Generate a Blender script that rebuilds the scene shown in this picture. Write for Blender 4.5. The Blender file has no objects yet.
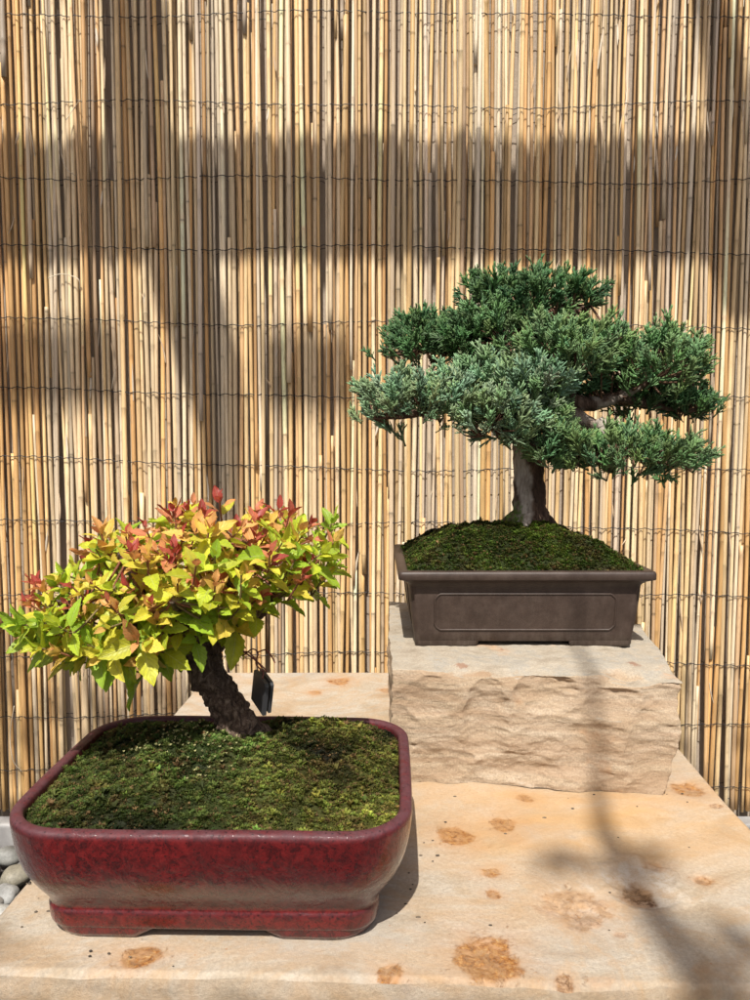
import bpy, math, random
import numpy as np
from mathutils import Vector, noise

random.seed(7)
rng = np.random.default_rng(7)
PI = math.pi
sc = bpy.context.scene
COL = sc.collection

# ------------------------------------------------------------------ camera
F = 770.0
PITCH = math.radians(4.45)
CAM = np.array([0.0, 0.0, 1.0])
FWD = np.array([0, math.cos(PITCH), -math.sin(PITCH)])
UPV = np.array([0, math.sin(PITCH), math.cos(PITCH)])
RGT = np.array([1.0, 0, 0])

def ray(u, v):
    return FWD + RGT * (u - 375) / F + UPV * (500 - v) / F

def G(u, v, z):                      # direction of a photo point met with a level plane
    r = ray(u, v); return CAM + r * ((z - CAM[2]) / r[2])

def D(u, v, y):                      # the same met with an upright plane at distance y
    r = ray(u, v); return CAM + r * ((y - CAM[1]) / r[1])

cam = bpy.data.cameras.new('camera'); co = bpy.data.objects.new('camera', cam); COL.objects.link(co)
GZ = -.078
cam.sensor_width = 36; cam.lens = F / 1000 * 36; cam.clip_start = 0.02; cam.clip_end = 500
co.location = CAM; co.rotation_euler = (PI / 2 - PITCH, 0, 0)
sc.camera = co

# ------------------------------------------------------------------ light
EL, AZ = math.radians(55), math.radians(8)
TRAVEL = np.array([math.cos(EL) * math.sin(AZ), math.cos(EL) * math.cos(AZ), -math.sin(EL)])
SUN = -TRAVEL
w = bpy.data.worlds.new('World'); sc.world = w; w.use_nodes = True
nt = w.node_tree
sky = nt.nodes.new('ShaderNodeTexSky'); sky.sky_type = 'NISHITA'; sky.sun_disc = False
sky.sun_elevation = EL; sky.sun_rotation = PI + AZ; sky.dust_density = 4.0; sky.ozone_density = 0.3; sky.air_density = 0.8
bg = nt.nodes['Background']; bg.inputs['Strength'].default_value = 0.085
nt.links.new(sky.outputs[0], bg.inputs[0])
sl = bpy.data.lights.new('sun', 'SUN'); sl.energy = 4.8; sl.angle = math.radians(0.55); sl.color = (1, 0.962, 0.90)
so = bpy.data.objects.new('sun', sl); COL.objects.link(so)
so.rotation_euler = Vector(SUN).to_track_quat('Z', 'Y').to_euler(); so.location = (-1, -2, 5)
sc.view_settings.view_transform = 'Standard'; sc.view_settings.look = 'None'
sc.view_settings.exposure = 0.48; sc.view_settings.gamma = 1

# ------------------------------------------------------------------ mesh collector
class MB:
    def __init__(s): s.v = []; s.c = []; s.f = {3: [], 4: []}; s.a = []; s.n = 0
    def add(s, v, f, c=(1, 1, 1), a=None):
        v = np.asarray(v, float).reshape(-1, 3); n = len(v)
        c = np.asarray(c, float)
        if c.ndim == 1: c = np.tile(c, (n, 1))
        s.v.append(v); s.c.append(c)
        s.a.append(np.zeros((n, 2)) if a is None else np.asarray(a, float))
        if not isinstance(f, (tuple, list)): f = [f]
        for q in f:
            if len(q): s.f[q.shape[1]].append(q + s.n)
        s.n += n
    def build(s, name, mat, parent=None, smooth=True, loc=None):
        V = np.concatenate(s.v); C = np.concatenate(s.c); A = np.concatenate(s.a)
        T = np.concatenate(s.f[3]) if s.f[3] else np.zeros((0, 3), int)
        Q = np.concatenate(s.f[4]) if s.f[4] else np.zeros((0, 4), int)
        if parent is not None: V = V - np.array(parent.location)
        if loc is not None: V = V - np.array(loc)
        me = bpy.data.meshes.new(name)
        me.vertices.add(len(V)); me.vertices.foreach_set('co', V.astype(np.float32).ravel())
        L = np.concatenate([T.ravel(), Q.ravel()]).astype(np.int32)
        me.loops.add(len(L)); me.loops.foreach_set('vertex_index', L)
        nT, nQ = len(T), len(Q)
        me.polygons.add(nT + nQ)
        st = np.concatenate([np.arange(nT) * 3, nT * 3 + np.arange(nQ) * 4]).astype(np.int32)
        me.polygons.foreach_set('loop_start', st)
        me.polygons.foreach_set('use_smooth', np.full(nT + nQ, smooth))
        at = me.attributes.new('Col', 'FLOAT_COLOR', 'POINT')
        at.data.foreach_set('color', np.hstack([C, np.ones((len(C), 1))]).astype(np.float32).ravel())
        a2 = me.attributes.new('Par', 'FLOAT_VECTOR', 'POINT')
        a2.data.foreach_set('vector', np.hstack([A, np.zeros((len(A), 1))]).astype(np.float32).ravel())
        me.update(); me.validate()
        me.materials.append(mat)
        o = bpy.data.objects.new(name, me); COL.objects.link(o)
        if parent is not None: o.parent = parent
        if loc is not None: o.location = tuple(float(q) for q in loc)
        return o

def tag(o, label=None, cat=None, group=None, kind=None):
    if label: o['label'] = label
    if cat: o['category'] = cat
    if group: o['group'] = group
    if kind: o['kind'] = kind
    return o

def thing(name, loc, label, cat, group=None):
    o = bpy.data.objects.new(name, None); COL.objects.link(o); o.location = tuple(float(q) for q in loc)
    o.empty_display_size = 0.05
    return tag(o, label, cat, group)

def norm(v): return v / (np.linalg.norm(v, axis=-1, keepdims=True) + 1e-12)

def spline(pts, n):                  # Catmull-Rom through rows of any width
    P = np.asarray(pts, float); P = np.vstack([2 * P[0] - P[1], P, 2 * P[-1] - P[-2]])
    m = len(P) - 3; t = np.linspace(0, m - 1e-6, n); i = t.astype(int); f = (t - i)[:, None]
    a, b, c, d = P[i], P[i + 1], P[i + 2], P[i + 3]
    return 0.5 * (2 * b + (c - a) * f + (2 * a - 5 * b + 4 * c - d) * f ** 2 + (3 * b - a - 3 * c + d) * f ** 3)

def tube(path, rad, k=8, cap=True, col=(1, 1, 1), squash=None):
    P = np.asarray(path, float); n = len(P)
    rad = np.full(n, rad) if np.isscalar(rad) else np.asarray(rad, float)
    T = norm(np.gradient(P, axis=0))
    ref = np.array([0, 0, 1.0]) if abs(T[0][2]) < 0.9 else np.array([1.0, 0, 0])
    X = norm(np.cross(ref, T[0])); N = [X]
    for i in range(1, n):
        X = X - T[i] * np.dot(X, T[i]); X = X / (np.linalg.norm(X) + 1e-12); N.append(X)
    N = np.array(N); B = np.cross(T, N)
    a = np.linspace(0, 2 * PI, k, endpoint=False)
    V = P[:, None] + rad[:, None, None] * (np.cos(a)[None, :, None] * N[:, None] + np.sin(a)[None, :, None] * B[:, None])
    V = V.reshape(-1, 3)
    i = np.arange(n - 1)[:, None] * k; j = np.arange(k)[None]; j2 = (j + 1) % k
    Q = np.stack([i + j, i + j2, i + k + j2, i + k + j], -1).reshape(-1, 4)
    c = np.asarray(col, float)
    if c.ndim == 2: c = np.repeat(c, k, axis=0)
    else: c = np.tile(c, (n * k, 1))
    fs = [Q]
    if cap:
        V = np.vstack([V, P[0], P[-1]]); c = np.vstack([c, c[0], c[-1]])
        j = np.arange(k); e = n * k
        fs.append(np.stack([(j + 1) % k, j, np.full(k, e)], -1))
        fs.append(np.stack([e - k + j, e - k + (j + 1) % k, np.full(k, e + 1)], -1))
    return V, fs, c

def fnoise(P, s=1.0, o=4, off=0.0):
    return np.array([noise.fractal(Vector((float(p[0]) * s + off, float(p[1]) * s + off * .7, float(p[2]) * s - off)), 1.0, 2.0, o) for p in P])

def rings(mb, prof, k_corner=10, col=(1, 1, 1), close_bottom=True, close_top=True, cx=0, cy=0, k_side=10, bulge=0.0, warp=None):
    """profile rows: half x, half y, corner radius, z -> a skin of rounded rectangles"""
    loops = []
    for hx, hy, r, z in prof:
        r = min(r, hx * .999, hy * .999); pts = []
        for q, (sx, sy) in enumerate(((1, 1), (-1, 1), (-1, -1), (1, -1))):
            a0 = q * PI / 2
            for i in range(k_corner + 1):
                a = a0 + (PI / 2) * i / k_corner
                pts.append((sx * (hx - r) + r * math.cos(a), sy * (hy - r) + r * math.sin(a)))
            nsx, nsy = ((-1, 1), (-1, -1), (1, -1), (1, 1))[q]
            a = a0 + PI / 2
            p0 = pts[-1]; p1 = (nsx * (hx - r) + r * math.cos(a), nsy * (hy - r) + r * math.sin(a))
            for i in range(1, k_side):
                t = i / k_side; pts.append((p0[0] + (p1[0] - p0[0]) * t, p0[1] + (p1[1] - p0[1]) * t))
        p = np.array(pts)
        if bulge:
            g = 1 + bulge * (1 - np.clip(np.abs(p[:, 1]) / hy, 0, 1) ** 2)
            h = 1 + bulge * (1 - np.clip(np.abs(p[:, 0]) / hx, 0, 1) ** 2)
            p = np.stack([p[:, 0] * g, p[:, 1] * h], 1)
        loops.append(np.hstack([p, np.full((len(p), 1), z)]))
    k = len(loops[0]); n = len(loops)
    V = np.concatenate(loops) + np.array([cx, cy, 0])
    if warp is not None: V = warp(V)
    i = np.arange(n - 1)[:, None] * k; j = np.arange(k)[None]; j2 = (j + 1) % k
    Q = np.stack([i + j, i + j2, i + k + j2, i + k + j], -1).reshape(-1, 4)
    fs = [Q]; e = len(V); ex = []
    if close_bottom:
        ex.append(V[:k].mean(0)); jj = np.arange(k); fs.append(np.stack([(jj + 1) % k, jj, np.full(k, e)], -1)); e += 1
    if close_top:
        ex.append(V[-k:].mean(0)) if not ex else ex.append(V[(n - 1) * k:n * k].mean(0)); jj = np.arange(k) + (n - 1) * k
        fs.append(np.stack([jj, np.roll(jj, -1), np.full(k, e)], -1))
    if ex: V = np.vstack([V, ex])
    mb.add(V, fs, col)

# ------------------------------------------------------------------ materials
def mat(name):
    m = bpy.data.materials.new(name); m.use_nodes = True
    t = m.node_tree; b = t.nodes['Principled BSDF']
    return m, t, b, t.nodes.new, t.links.new

def coords(t, scale=(1, 1, 1), src='Object'):
    tc = t.nodes.new('ShaderNodeTexCoord'); mp = t.nodes.new('ShaderNodeMapping')
    mp.inputs['Scale'].default_value = scale; t.links.new(tc.outputs[src], mp.inputs[0]); return mp.outputs[0]

def nz(t, vec, scale, detail=5, rough=0.6, dist=0.0):
    n = t.nodes.new('ShaderNodeTexNoise'); n.inputs['Scale'].default_value = scale
    n.inputs['Detail'].default_value = detail; n.inputs['Roughness'].default_value = rough
    n.inputs['Distortion'].default_value = dist
    t.links.new(vec, n.inputs['Vector']); return n.outputs[0]

def vor(t, vec, scale, feat='F1', out='Distance'):
    n = t.nodes.new('ShaderNodeTexVoronoi'); n.inputs['Scale'].default_value = scale; n.feature = feat
    t.links.new(vec, n.inputs['Vector']); return n.outputs[out]

def ramp(t, fac, stops, interp='LINEAR'):
    r = t.nodes.new('ShaderNodeValToRGB'); e = r.color_ramp.elements; r.color_ramp.interpolation = interp
    e[0].position = stops[0][0]; e[0].color = (*stops[0][1], 1)
    e[1].position = stops[-1][0]; e[1].color = (*stops[-1][1], 1)
    for p, c in stops[1:-1]:
        x = e.new(p); x.color = (*c, 1)
    t.links.new(fac, r.inputs[0]); return r.outputs[0]

def mix(t, a, b, fac, mode='MIX'):
    m = t.nodes.new('ShaderNodeMix'); m.data_type = 'RGBA'; m.blend_type = mode
    for i, x in ((6, a), (7, b)):
        if isinstance(x, tuple): m.inputs[i].default_value = (*x, 1)
        else: t.links.new(x, m.inputs[i])
    if isinstance(fac, (int, float)): m.inputs[0].default_value = fac
    else: t.links.new(fac, m.inputs[0])
    return m.outputs[2]

def math_(t, op, a, b=None, clamp=False):
    m = t.nodes.new('ShaderNodeMath'); m.operation = op; m.use_clamp = clamp
    for i, x in ((0, a), (1, b)):
        if x is None: continue
        if isinstance(x, (int, float)): m.inputs[i].default_value = x
        else: t.links.new(x, m.inputs[i])
    return m.outputs[0]

def attr(t, name='Col', out=0):
    a = t.nodes.new('ShaderNodeAttribute'); a.attribute_name = name; return a.outputs[out]

def bump(t, b, h, dist, strength=1.0, prev=None):
    n = t.nodes.new('ShaderNodeBump'); n.inputs['Distance'].default_value = dist; n.inputs['Strength'].default_value = strength
    t.links.new(h, n.inputs['Height'])
    if prev is not None: t.links.new(prev, n.inputs['Normal'])
    if b is not None: t.links.new(n.outputs[0], b.inputs['Normal'])
    return n.outputs[0]

GREY3 = lambda a: (a, a, a)

def m_reed():
    m, t, b, N, L = mat('dry_reed')
    v = coords(t, (1, 1, .04)); v2 = coords(t, (1, 1, .35))
    c = attr(t)
    s = ramp(t, nz(t, v, 420, 4, .7), [(.3, GREY3(.72)), (.7, GREY3(1.12))])
    c1 = mix(t, c, s, 1.0, 'MULTIPLY')
    st = ramp(t, nz(t, v2, 70, 5, .75), [(.56, GREY3(0)), (.72, GREY3(1))])
    c2 = mix(t, c1, (.36, .24, .14), math_(t, 'MULTIPLY', st, .6))
    L(c2, b.inputs['Base Color']); b.inputs['Roughness'].default_value = .48
    b.inputs['Specular IOR Level'].default_value = .45
    bump(t, b, nz(t, v, 600, 3, .7), .0006, .6)
    return m

def m_simple(name, col, rough=.8, n_scale=60, amt=.25, bump_d=.001, metal=0, bscale=None):
    m, t, b, N, L = mat(name); v = coords(t)
    f = nz(t, v, n_scale, 6, .65)
    c = mix(t, tuple(x * (1 - amt) for x in col), tuple(min(1, x * (1 + amt)) for x in col), f)
    L(c, b.inputs['Base Color']); b.inputs['Roughness'].default_value = rough; b.inputs['Metallic'].default_value = metal
    if bump_d: bump(t, b, nz(t, v, bscale or n_scale * 3, 6, .7), bump_d)
    return m

def m_slab():
    m, t, b, N, L = mat('rusty_sandstone')
    v = coords(t); vs = coords(t, (1, 1.9, 1))
    c = ramp(t, nz(t, vs, 6, 7, .62, 1.4), [(.28, (.31, .225, .145)), (.42, (.40, .325, .235)), (.54, (.455, .395, .315)), (.72, (.39, .29, .185))])
    fine = ramp(t, nz(t, v, 260, 6, .75), [(.3, GREY3(.74)), (.7, GREY3(1.16))])
    c = mix(t, c, fine, 1.0, 'MULTIPLY')
    sx = N('ShaderNodeSeparateColor'); L(attr(t), sx.inputs[0])
    warm, rust, dark = sx.outputs[0], sx.outputs[1], sx.outputs[2]
    wn = math_(t, 'MULTIPLY', warm, ramp(t, nz(t, vs, 9, 5, .65, .5), [(.3, GREY3(.25)), (.65, GREY3(1))]))
    c = mix(t, c, (.54, .31, .115), math_(t, 'MULTIPLY', wn, .75))
    # grey blue blotches
    gb = ramp(t, nz(t, v, 7, 5, .6), [(.52, GREY3(0)), (.7, GREY3(1))])
    c = mix(t, c, (.38, .345, .30), math_(t, 'MULTIPLY', gb, .6))
    rn = ramp(t, nz(t, v, 95, 6, .75, .4), [(.36, GREY3(0)), (.56, GREY3(1))])
    halo = ramp(t, math_(t, 'ADD', rust, math_(t, 'MULTIPLY', math_(t, 'SUBTRACT', nz(t, v, 45, 5, .7), .5), .35)), [(.05, GREY3(0)), (.75, GREY3(.8))])
    c = mix(t, c, (.45, .20, .055), halo)
    rr_ = math_(t, 'ADD', math_(t, 'MULTIPLY', rust, .95), math_(t, 'MULTIPLY', math_(t, 'SUBTRACT', nz(t, v, 75, 10, .82, .8), .5), 2.9))
    rf = ramp(t, rr_, [(.42, GREY3(0)), (.80, GREY3(.95))])
    rcol = ramp(t, nz(t, v, 160, 5, .7), [(.36, (.12, .045, .015)), (.48, (.33, .125, .025)), (.56, (.48, .24, .07)), (.68, (.55, .38, .2))])
    c = mix(t, c, rcol, rf)
    dn = ramp(t, nz(t, v, 130, 6, .75, .5), [(.4, GREY3(1)), (.56, GREY3(0))])
    c = mix(t, c, (.13, .065, .03), math_(t, 'MULTIPLY', dark, dn, True))
    sp0 = N('ShaderNodeSeparateXYZ'); L(attr(t, 'Par', 1), sp0.inputs[0])
    c = mix(t, c, (.58, .52, .44), math_(t, 'MULTIPLY', sp0.outputs[0], ramp(t, nz(t, v, 60, 6, .75), [(.38, GREY3(0)), (.58, GREY3(1))])))
    # pin specks
    sp = ramp(t, vor(t, v, 70), [(.05, GREY3(1)), (.09, GREY3(0))])
    sp2 = ramp(t, nz(t, v, 12, 3), [(.5, GREY3(0)), (.62, GREY3(1))])
    c = mix(t, c, (.38, .15, .05), math_(t, 'MULTIPLY', math_(t, 'MULTIPLY', sp, sp2), .7))
    pt = ramp(t, vor(t, v, 190), [(.06, GREY3(1)), (.13, GREY3(0))])
    pm = ramp(t, nz(t, v, 8, 4), [(.42, GREY3(0)), (.6, GREY3(1))])
    c = mix(t, c, (.26, .19, .12), math_(t, 'MULTIPLY', math_(t, 'MULTIPLY', pt, pm), .6))
    wst = ramp(t, nz(t, v, 3.2, 7, .68, 1.5), [(.44, GREY3(0)), (.5, GREY3(1)), (.56, GREY3(0))])
    c = mix(t, c, (.44, .27, .13), math_(t, 'MULTIPLY', wst, .35))
    L(c, b.inputs['Base Color']); b.inputs['Roughness'].default_value = .78; b.inputs['Specular IOR Level'].default_value = .3
    n1 = bump(t, None, nz(t, v, 420, 8, .85), .0013, 1.0)
    n2 = bump(t, None, rf, .0006, .8, n1)
    bump(t, b, nz(t, v, 34, 6, .65), .0030, .7, n2)
    return m

def m_block():
    m, t, b, N, L = mat('split_sandstone')
    v = coords(t); vs = coords(t, (.25, .25, 1))
    c = ramp(t, nz(t, vs, 34, 6, .65, 1.2), [(.28, (.33, .23, .145)), (.45, (.42, .32, .215)), (.6, (.48, .385, .28)), (.78, (.38, .275, .175))])
    f = ramp(t, nz(t, v, 420, 5, .8), [(.3, GREY3(.60)), (.7, GREY3(1.22))])
    c = mix(t, c, f, 1.0, 'MULTIPLY')
    g = N('ShaderNodeNewGeometry'); sp = N('ShaderNodeSeparateXYZ'); L(g.outputs['True Normal'], sp.inputs[0])
    top = ramp(t, sp.outputs[2], [(.72, GREY3(0)), (.93, GREY3(1))])
    tc = ramp(t, nz(t, v, 22, 6, .7), [(.3, (.27, .22, .16)), (.5, (.38, .325, .25)), (.62, (.33, .30, .25)), (.75, (.40, .29, .17))])
    tc = mix(t, tc, f, .8, 'MULTIPLY')
    c = mix(t, c, tc, top)
    bd = ramp(t, nz(t, coords(t, (.06, .06, 1)), 95, 6, .7, .3), [(.42, GREY3(0)), (.58, GREY3(1))])
    c = mix(t, c, (.33, .215, .13), math_(t, 'MULTIPLY', math_(t, 'MULTIPLY', bd, math_(t, 'SUBTRACT', 1.0, top)), .5))
    r = ramp(t, nz(t, v, 14, 4, .6), [(.62, GREY3(0)), (.72, GREY3(1))])
    c = mix(t, c, (.50, .27, .13), math_(t, 'MULTIPLY', r, .45))
    sx = N('ShaderNodeSeparateColor'); L(attr(t), sx.inputs[0])
    c = mix(t, c, (.24, .13, .08), sx.outputs[0])
    L(c, b.inputs['Base Color']); b.inputs['Roughness'].default_value = .85; b.inputs['Specular IOR Level'].default_value = .25
    h = mix(t, nz(t, vs, 160, 7, .78, .6), nz(t, v, 330, 6, .8), .62)
    inv = math_(t, 'SUBTRACT', 1.0, math_(t, 'MULTIPLY', top, .7))
    bump(t, b, math_(t, 'MULTIPLY', h, inv), .0040, .9)
    return m

def m_glaze():
    m, t, b, N, L = mat('oxblood_glaze')
    v = coords(t); vd = coords(t, (1, 1, .5))
    sx = N('ShaderNodeSeparateColor'); L(attr(t), sx.inputs[0])
    edge = sx.outputs[0]                      # glaze breaks thin on lips and ledges
    f = nz(t, v, 150, 8, .8, .6)
    c = ramp(t, f, [(.32, (.012, .003, .004)), (.43, (.048, .004, .005)), (.56, (.125, .008, .009)), (.82, (.17, .018, .014))])
    f2 = ramp(t, nz(t, vd, 11, 5, .65, 1.0), [(.40, GREY3(0)), (.68, GREY3(1))])
    c = mix(t, c, (.050, .007, .008), math_(t, 'MULTIPLY', f2, .6))
    e2 = math_(t, 'MULTIPLY', edge, ramp(t, nz(t, v, 60, 6, .7), [(.3, GREY3(.3)), (.6, GREY3(1))]), True)
    c = mix(t, c, (.085, .034, .040), e2)
    spk = ramp(t, vor(t, v, 210), [(.12, GREY3(1)), (.26, GREY3(0))])
    c = mix(t, c, (.014, .004, .005), math_(t, 'MULTIPLY', spk, .75))
    L(c, b.inputs['Base Color'])
    r = ramp(t, nz(t, v, 40, 5, .7), [(.35, GREY3(.18)), (.7, GREY3(.42))]); r = math_(t, 'ADD', r, math_(t, 'MULTIPLY', edge, .42)); L(r, b.inputs['Roughness'])
    b.inputs['Specular IOR Level'].default_value = .32; b.inputs['Coat IOR'].default_value = 1.42
    L(math_(t, 'MULTIPLY', math_(t, 'SUBTRACT', 1.0, edge, True), .75), b.inputs['Coat Weight']); b.inputs['Coat Roughness'].default_value = .05
    n1 = bump(t, None, nz(t, vd, 34, 6, .65, .5), .0042, .7)
    n2 = bump(t, None, nz(t, v, 330, 4, .6), .0004, .5, n1)
    L(n2, b.inputs['Normal']); L(n1, b.inputs['Coat Normal'])
    return m

def m_clay():
    m, t, b, N, L = mat('unglazed_brown_clay')
    v = coords(t); vh = coords(t, (.4, .4, 2.5))
    c = ramp(t, nz(t, v, 30, 6, .65), [(.3, (.030, .018, .013)), (.55, (.044, .028, .021)), (.75, (.062, .042, .032))])
    sp = ramp(t, nz(t, v, 500, 3, .7), [(.3, GREY3(.85)), (.7, GREY3(1.15))])
    c = mix(t, c, sp, 1.0, 'MULTIPLY')
    sx = N('ShaderNodeSeparateColor'); L(attr(t), sx.inputs[0])
    dust = ramp(t, nz(t, v, 55, 6, .7), [(.45, GREY3(0)), (.7, GREY3(1))])
    c = mix(t, c, (.16, .12, .10), math_(t, 'MULTIPLY', dust, .12))
    sc2 = N('ShaderNodeSeparateXYZ'); L(coords(t), sc2.inputs[0])
    low = ramp(t, sc2.outputs[2], [(.0, GREY3(1)), (.03, GREY3(0))])
    lm = ramp(t, nz(t, coords(t, (1, 1, .3)), 70, 7, .75), [(.46, GREY3(0)), (.62, GREY3(1))])
    c = mix(t, c, (.24, .20, .165), math_(t, 'MULTIPLY', math_(t, 'ADD', math_(t, 'MULTIPLY', low, .16), .04), lm))
    L(c, b.inputs['Base Color']); b.inputs['Roughness'].default_value = .5; b.inputs['Specular IOR Level'].default_value = .4
    n1 = bump(t, None, nz(t, v, 700, 3, .6), .0003, .5)
    bump(t, b, nz(t, vh, 60, 4, .6), .0006, .4, n1)
    return m

def m_bark(name, a, b_, c_, fis=90, dist=.004, zs=.35):
    m, t, b, N, L = mat(name)
    v = coords(t, (1, 1, zs)); v0 = coords(t)
    h = nz(t, v, fis, 7, .7, .8)
    c = ramp(t, h, [(.3, a), (.5, b_), (.72, c_)])
    sx = N('ShaderNodeSeparateColor'); L(attr(t), sx.inputs[0])
    jin = math_(t, 'MULTIPLY', sx.outputs[0], 1.0)
    gr = ramp(t, nz(t, coords(t, (1, 1, .12)), 160, 5, .7), [(.3, (.16, .12, .09)), (.55, (.48, .42, .35))])
    c = mix(t, c, gr, jin)
    gm = math_(t, 'MULTIPLY', sx.outputs[1], ramp(t, nz(t, v0, 140, 5, .7), [(.45, GREY3(0)), (.55, GREY3(1))]))
    c = mix(t, c, (.10, .16, .03), gm)
    L(c, b.inputs['Base Color']); b.inputs['Roughness'].default_value = .85; b.inputs['Specular IOR Level'].default_value = .25
    n1 = bump(t, None, nz(t, v0, 500, 4, .7), .0008, .6)
    bump(t, b, h, dist, .9, n1)
    return m

def m_leaf():
    m, t, b, N, L = mat('thin_leaf')
    c = attr(t); v = coords(t)
    sx = N('ShaderNodeSeparateXYZ'); L(attr(t, 'Par', 1), sx.inputs[0])
    x = math_(t, 'ABSOLUTE', sx.outputs[0])
    rib = ramp(t, x, [(.0, GREY3(1)), (.09, GREY3(0))])
    # side veins slanting toward the tip
    s = math_(t, 'SINE', math_(t, 'MULTIPLY', math_(t, 'SUBTRACT', sx.outputs[1], math_(t, 'MULTIPLY', x, .28)), 48.0))
    vein = ramp(t, s, [(.75, GREY3(0)), (1.0, GREY3(1))])
    c1 = mix(t, c, ramp(t, nz(t, v, 160, 4, .6), [(.3, GREY3(.82)), (.7, GREY3(1.15))]), 1.0, 'MULTIPLY')
    veinf = math_(t, 'ADD', math_(t, 'MULTIPLY', rib, .45), math_(t, 'MULTIPLY', vein, .22), True)
    c2 = mix(t, c1, mix(t, c1, (.85, .85, .5), .5), veinf)
    L(c2, b.inputs['Base Color']); b.inputs['Roughness'].default_value = .45; b.inputs['Specular IOR Level'].default_value = .4
    nn = bump(t, b, math_(t, 'ADD', rib, vein), .0006, .7)
    tr = N('ShaderNodeBsdfTranslucent'); L(mix(t, c2, (1.0, .95, .35), .35, 'MULTIPLY'), tr.inputs[0])
    ms = N('ShaderNodeMixShader'); ms.inputs[0].default_value = .38
    L(b.outputs[0], ms.inputs[1]); L(tr.outputs[0], ms.inputs[2]); L(ms.outputs[0], t.nodes['Material Output'].inputs[0])
    return m

def m_attr(name, rough=.6, trans=0.0, spec=.35, bumpd=0, nscale=300):
    m, t, b, N, L = mat(name); c = attr(t); v = coords(t)
    c = mix(t, c, ramp(t, nz(t, v, nscale, 4, .7), [(.3, GREY3(.75)), (.7, GREY3(1.25))]), 1.0, 'MULTIPLY')
    L(c, b.inputs['Base Color']); b.inputs['Roughness'].default_value = rough; b.inputs['Specular IOR Level'].default_value = spec
    if bumpd: bump(t, b, nz(t, v, nscale, 5, .7), bumpd)
    if trans:
        tr = N('ShaderNodeBsdfTranslucent'); L(c, tr.inputs[0]); ms = N('ShaderNodeMixShader'); ms.inputs[0].default_value = trans
        L(b.outputs[0], ms.inputs[1]); L(tr.outputs[0], ms.inputs[2]); L(ms.outputs[0], t.nodes['Material Output'].inputs[0])
    return m

M_REED, M_SLAB, M_BLOCK, M_GLAZE, M_CLAY, M_LEAF = m_reed(), m_slab(), m_block(), m_glaze(), m_clay(), m_leaf()
M_WIRE = m_simple('dark_tie_wire', (.035, .033, .035), .5, 200, .3, 0, .6)
M_WALL = m_simple('grey_wall', (.36, .29, .22), .9, 6, .12, .002, 0, 90)
M_EARTH = m_simple('dark_grit', (.055, .048, .042), .95, 80, .5, .006, 0, 200)
M_RAIL = m_simple('weathered_grey_rail', (.30, .29, .28), .6, 30, .3, .001)
M_BARK1 = m_bark('dark_rugged_bark', (.015, .009, .007), (.105, .068, .048), (.33, .25, .185), 190, .007, .45)
M_BARK2 = m_bark('peeling_juniper_bark', (.022, .014, .010), (.085, .050, .033), (.20, .135, .095), 120, .006, .16)
M_TWIG = m_attr('twig', .75, 0, .3, .001)
M_JUN = m_attr('scale_leaf', .55, .12, .35)
M_MOSS = m_attr('moss_blade', .7, .25, .2)
M_SOIL = m_attr('moss_bed', .9, 0, .2, .003, 260)
M_TAG = m_simple('black_plastic', (.045, .045, .048), .32, 40, .2, .0002)
M_CORD = m_simple('red_brown_wire', (.16, .035, .02), .35, 90, .3, 0)
M_TIMBER = m_simple('grey_timber', (.22, .17, .12), .8, 12, .3, .001)
M_PEB = m_attr('river_stone', .55, 0, .4, .0008, 160)

# ------------------------------------------------------------------ setting
mb = MB(); n = 60
gx = np.concatenate([[-60, -10], np.linspace(-3, 3, n), [10, 60]]); gy = np.concatenate([[-60, -10], np.linspace(-3, 3, n), [10, 60]])
X, Y = np.meshgrid(gx, gy); k = len(gx)
P = np.stack([X.ravel(), Y.ravel(), np.zeros(k * k)], 1)
P[:, 2] = np.where((abs(P[:, 0]) < 3) & (abs(P[:, 1]) < 3), .006 * np.sin(P[:, 0] * 9) * np.cos(P[:, 1] * 11), 0) + GZ
ii = np.arange(k - 1)[:, None] * k + np.arange(k - 1)[None]
mb.add(P, np.stack([ii, ii + 1, ii + k + 1, ii + k], -1).reshape(-1, 4))
tag(mb.build('ground', M_EARTH), kind='structure')

def box(mb, lo, hi, col=(1, 1, 1)):
    lo, hi = np.array(lo, float), np.array(hi, float)
    V = np.array([[(lo, hi)[(i >> a) & 1][a] for a in range(3)] for i in range(8)])
    mb.add(V, np.array([[0, 2, 3, 1], [4, 5, 7, 6], [0, 1, 5, 4], [2, 6, 7, 3], [0, 4, 6, 2], [1, 3, 7, 5]]), col)

FY = 2.0
mb = MB(); box(mb, (-3.2, FY + .034, -.15), (3.2, FY + .16, 2.9))
tag(mb.build('backing_wall', M_WALL, smooth=False), 'plain grey wall showing through the gaps of the reed screen', 'wall')

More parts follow.
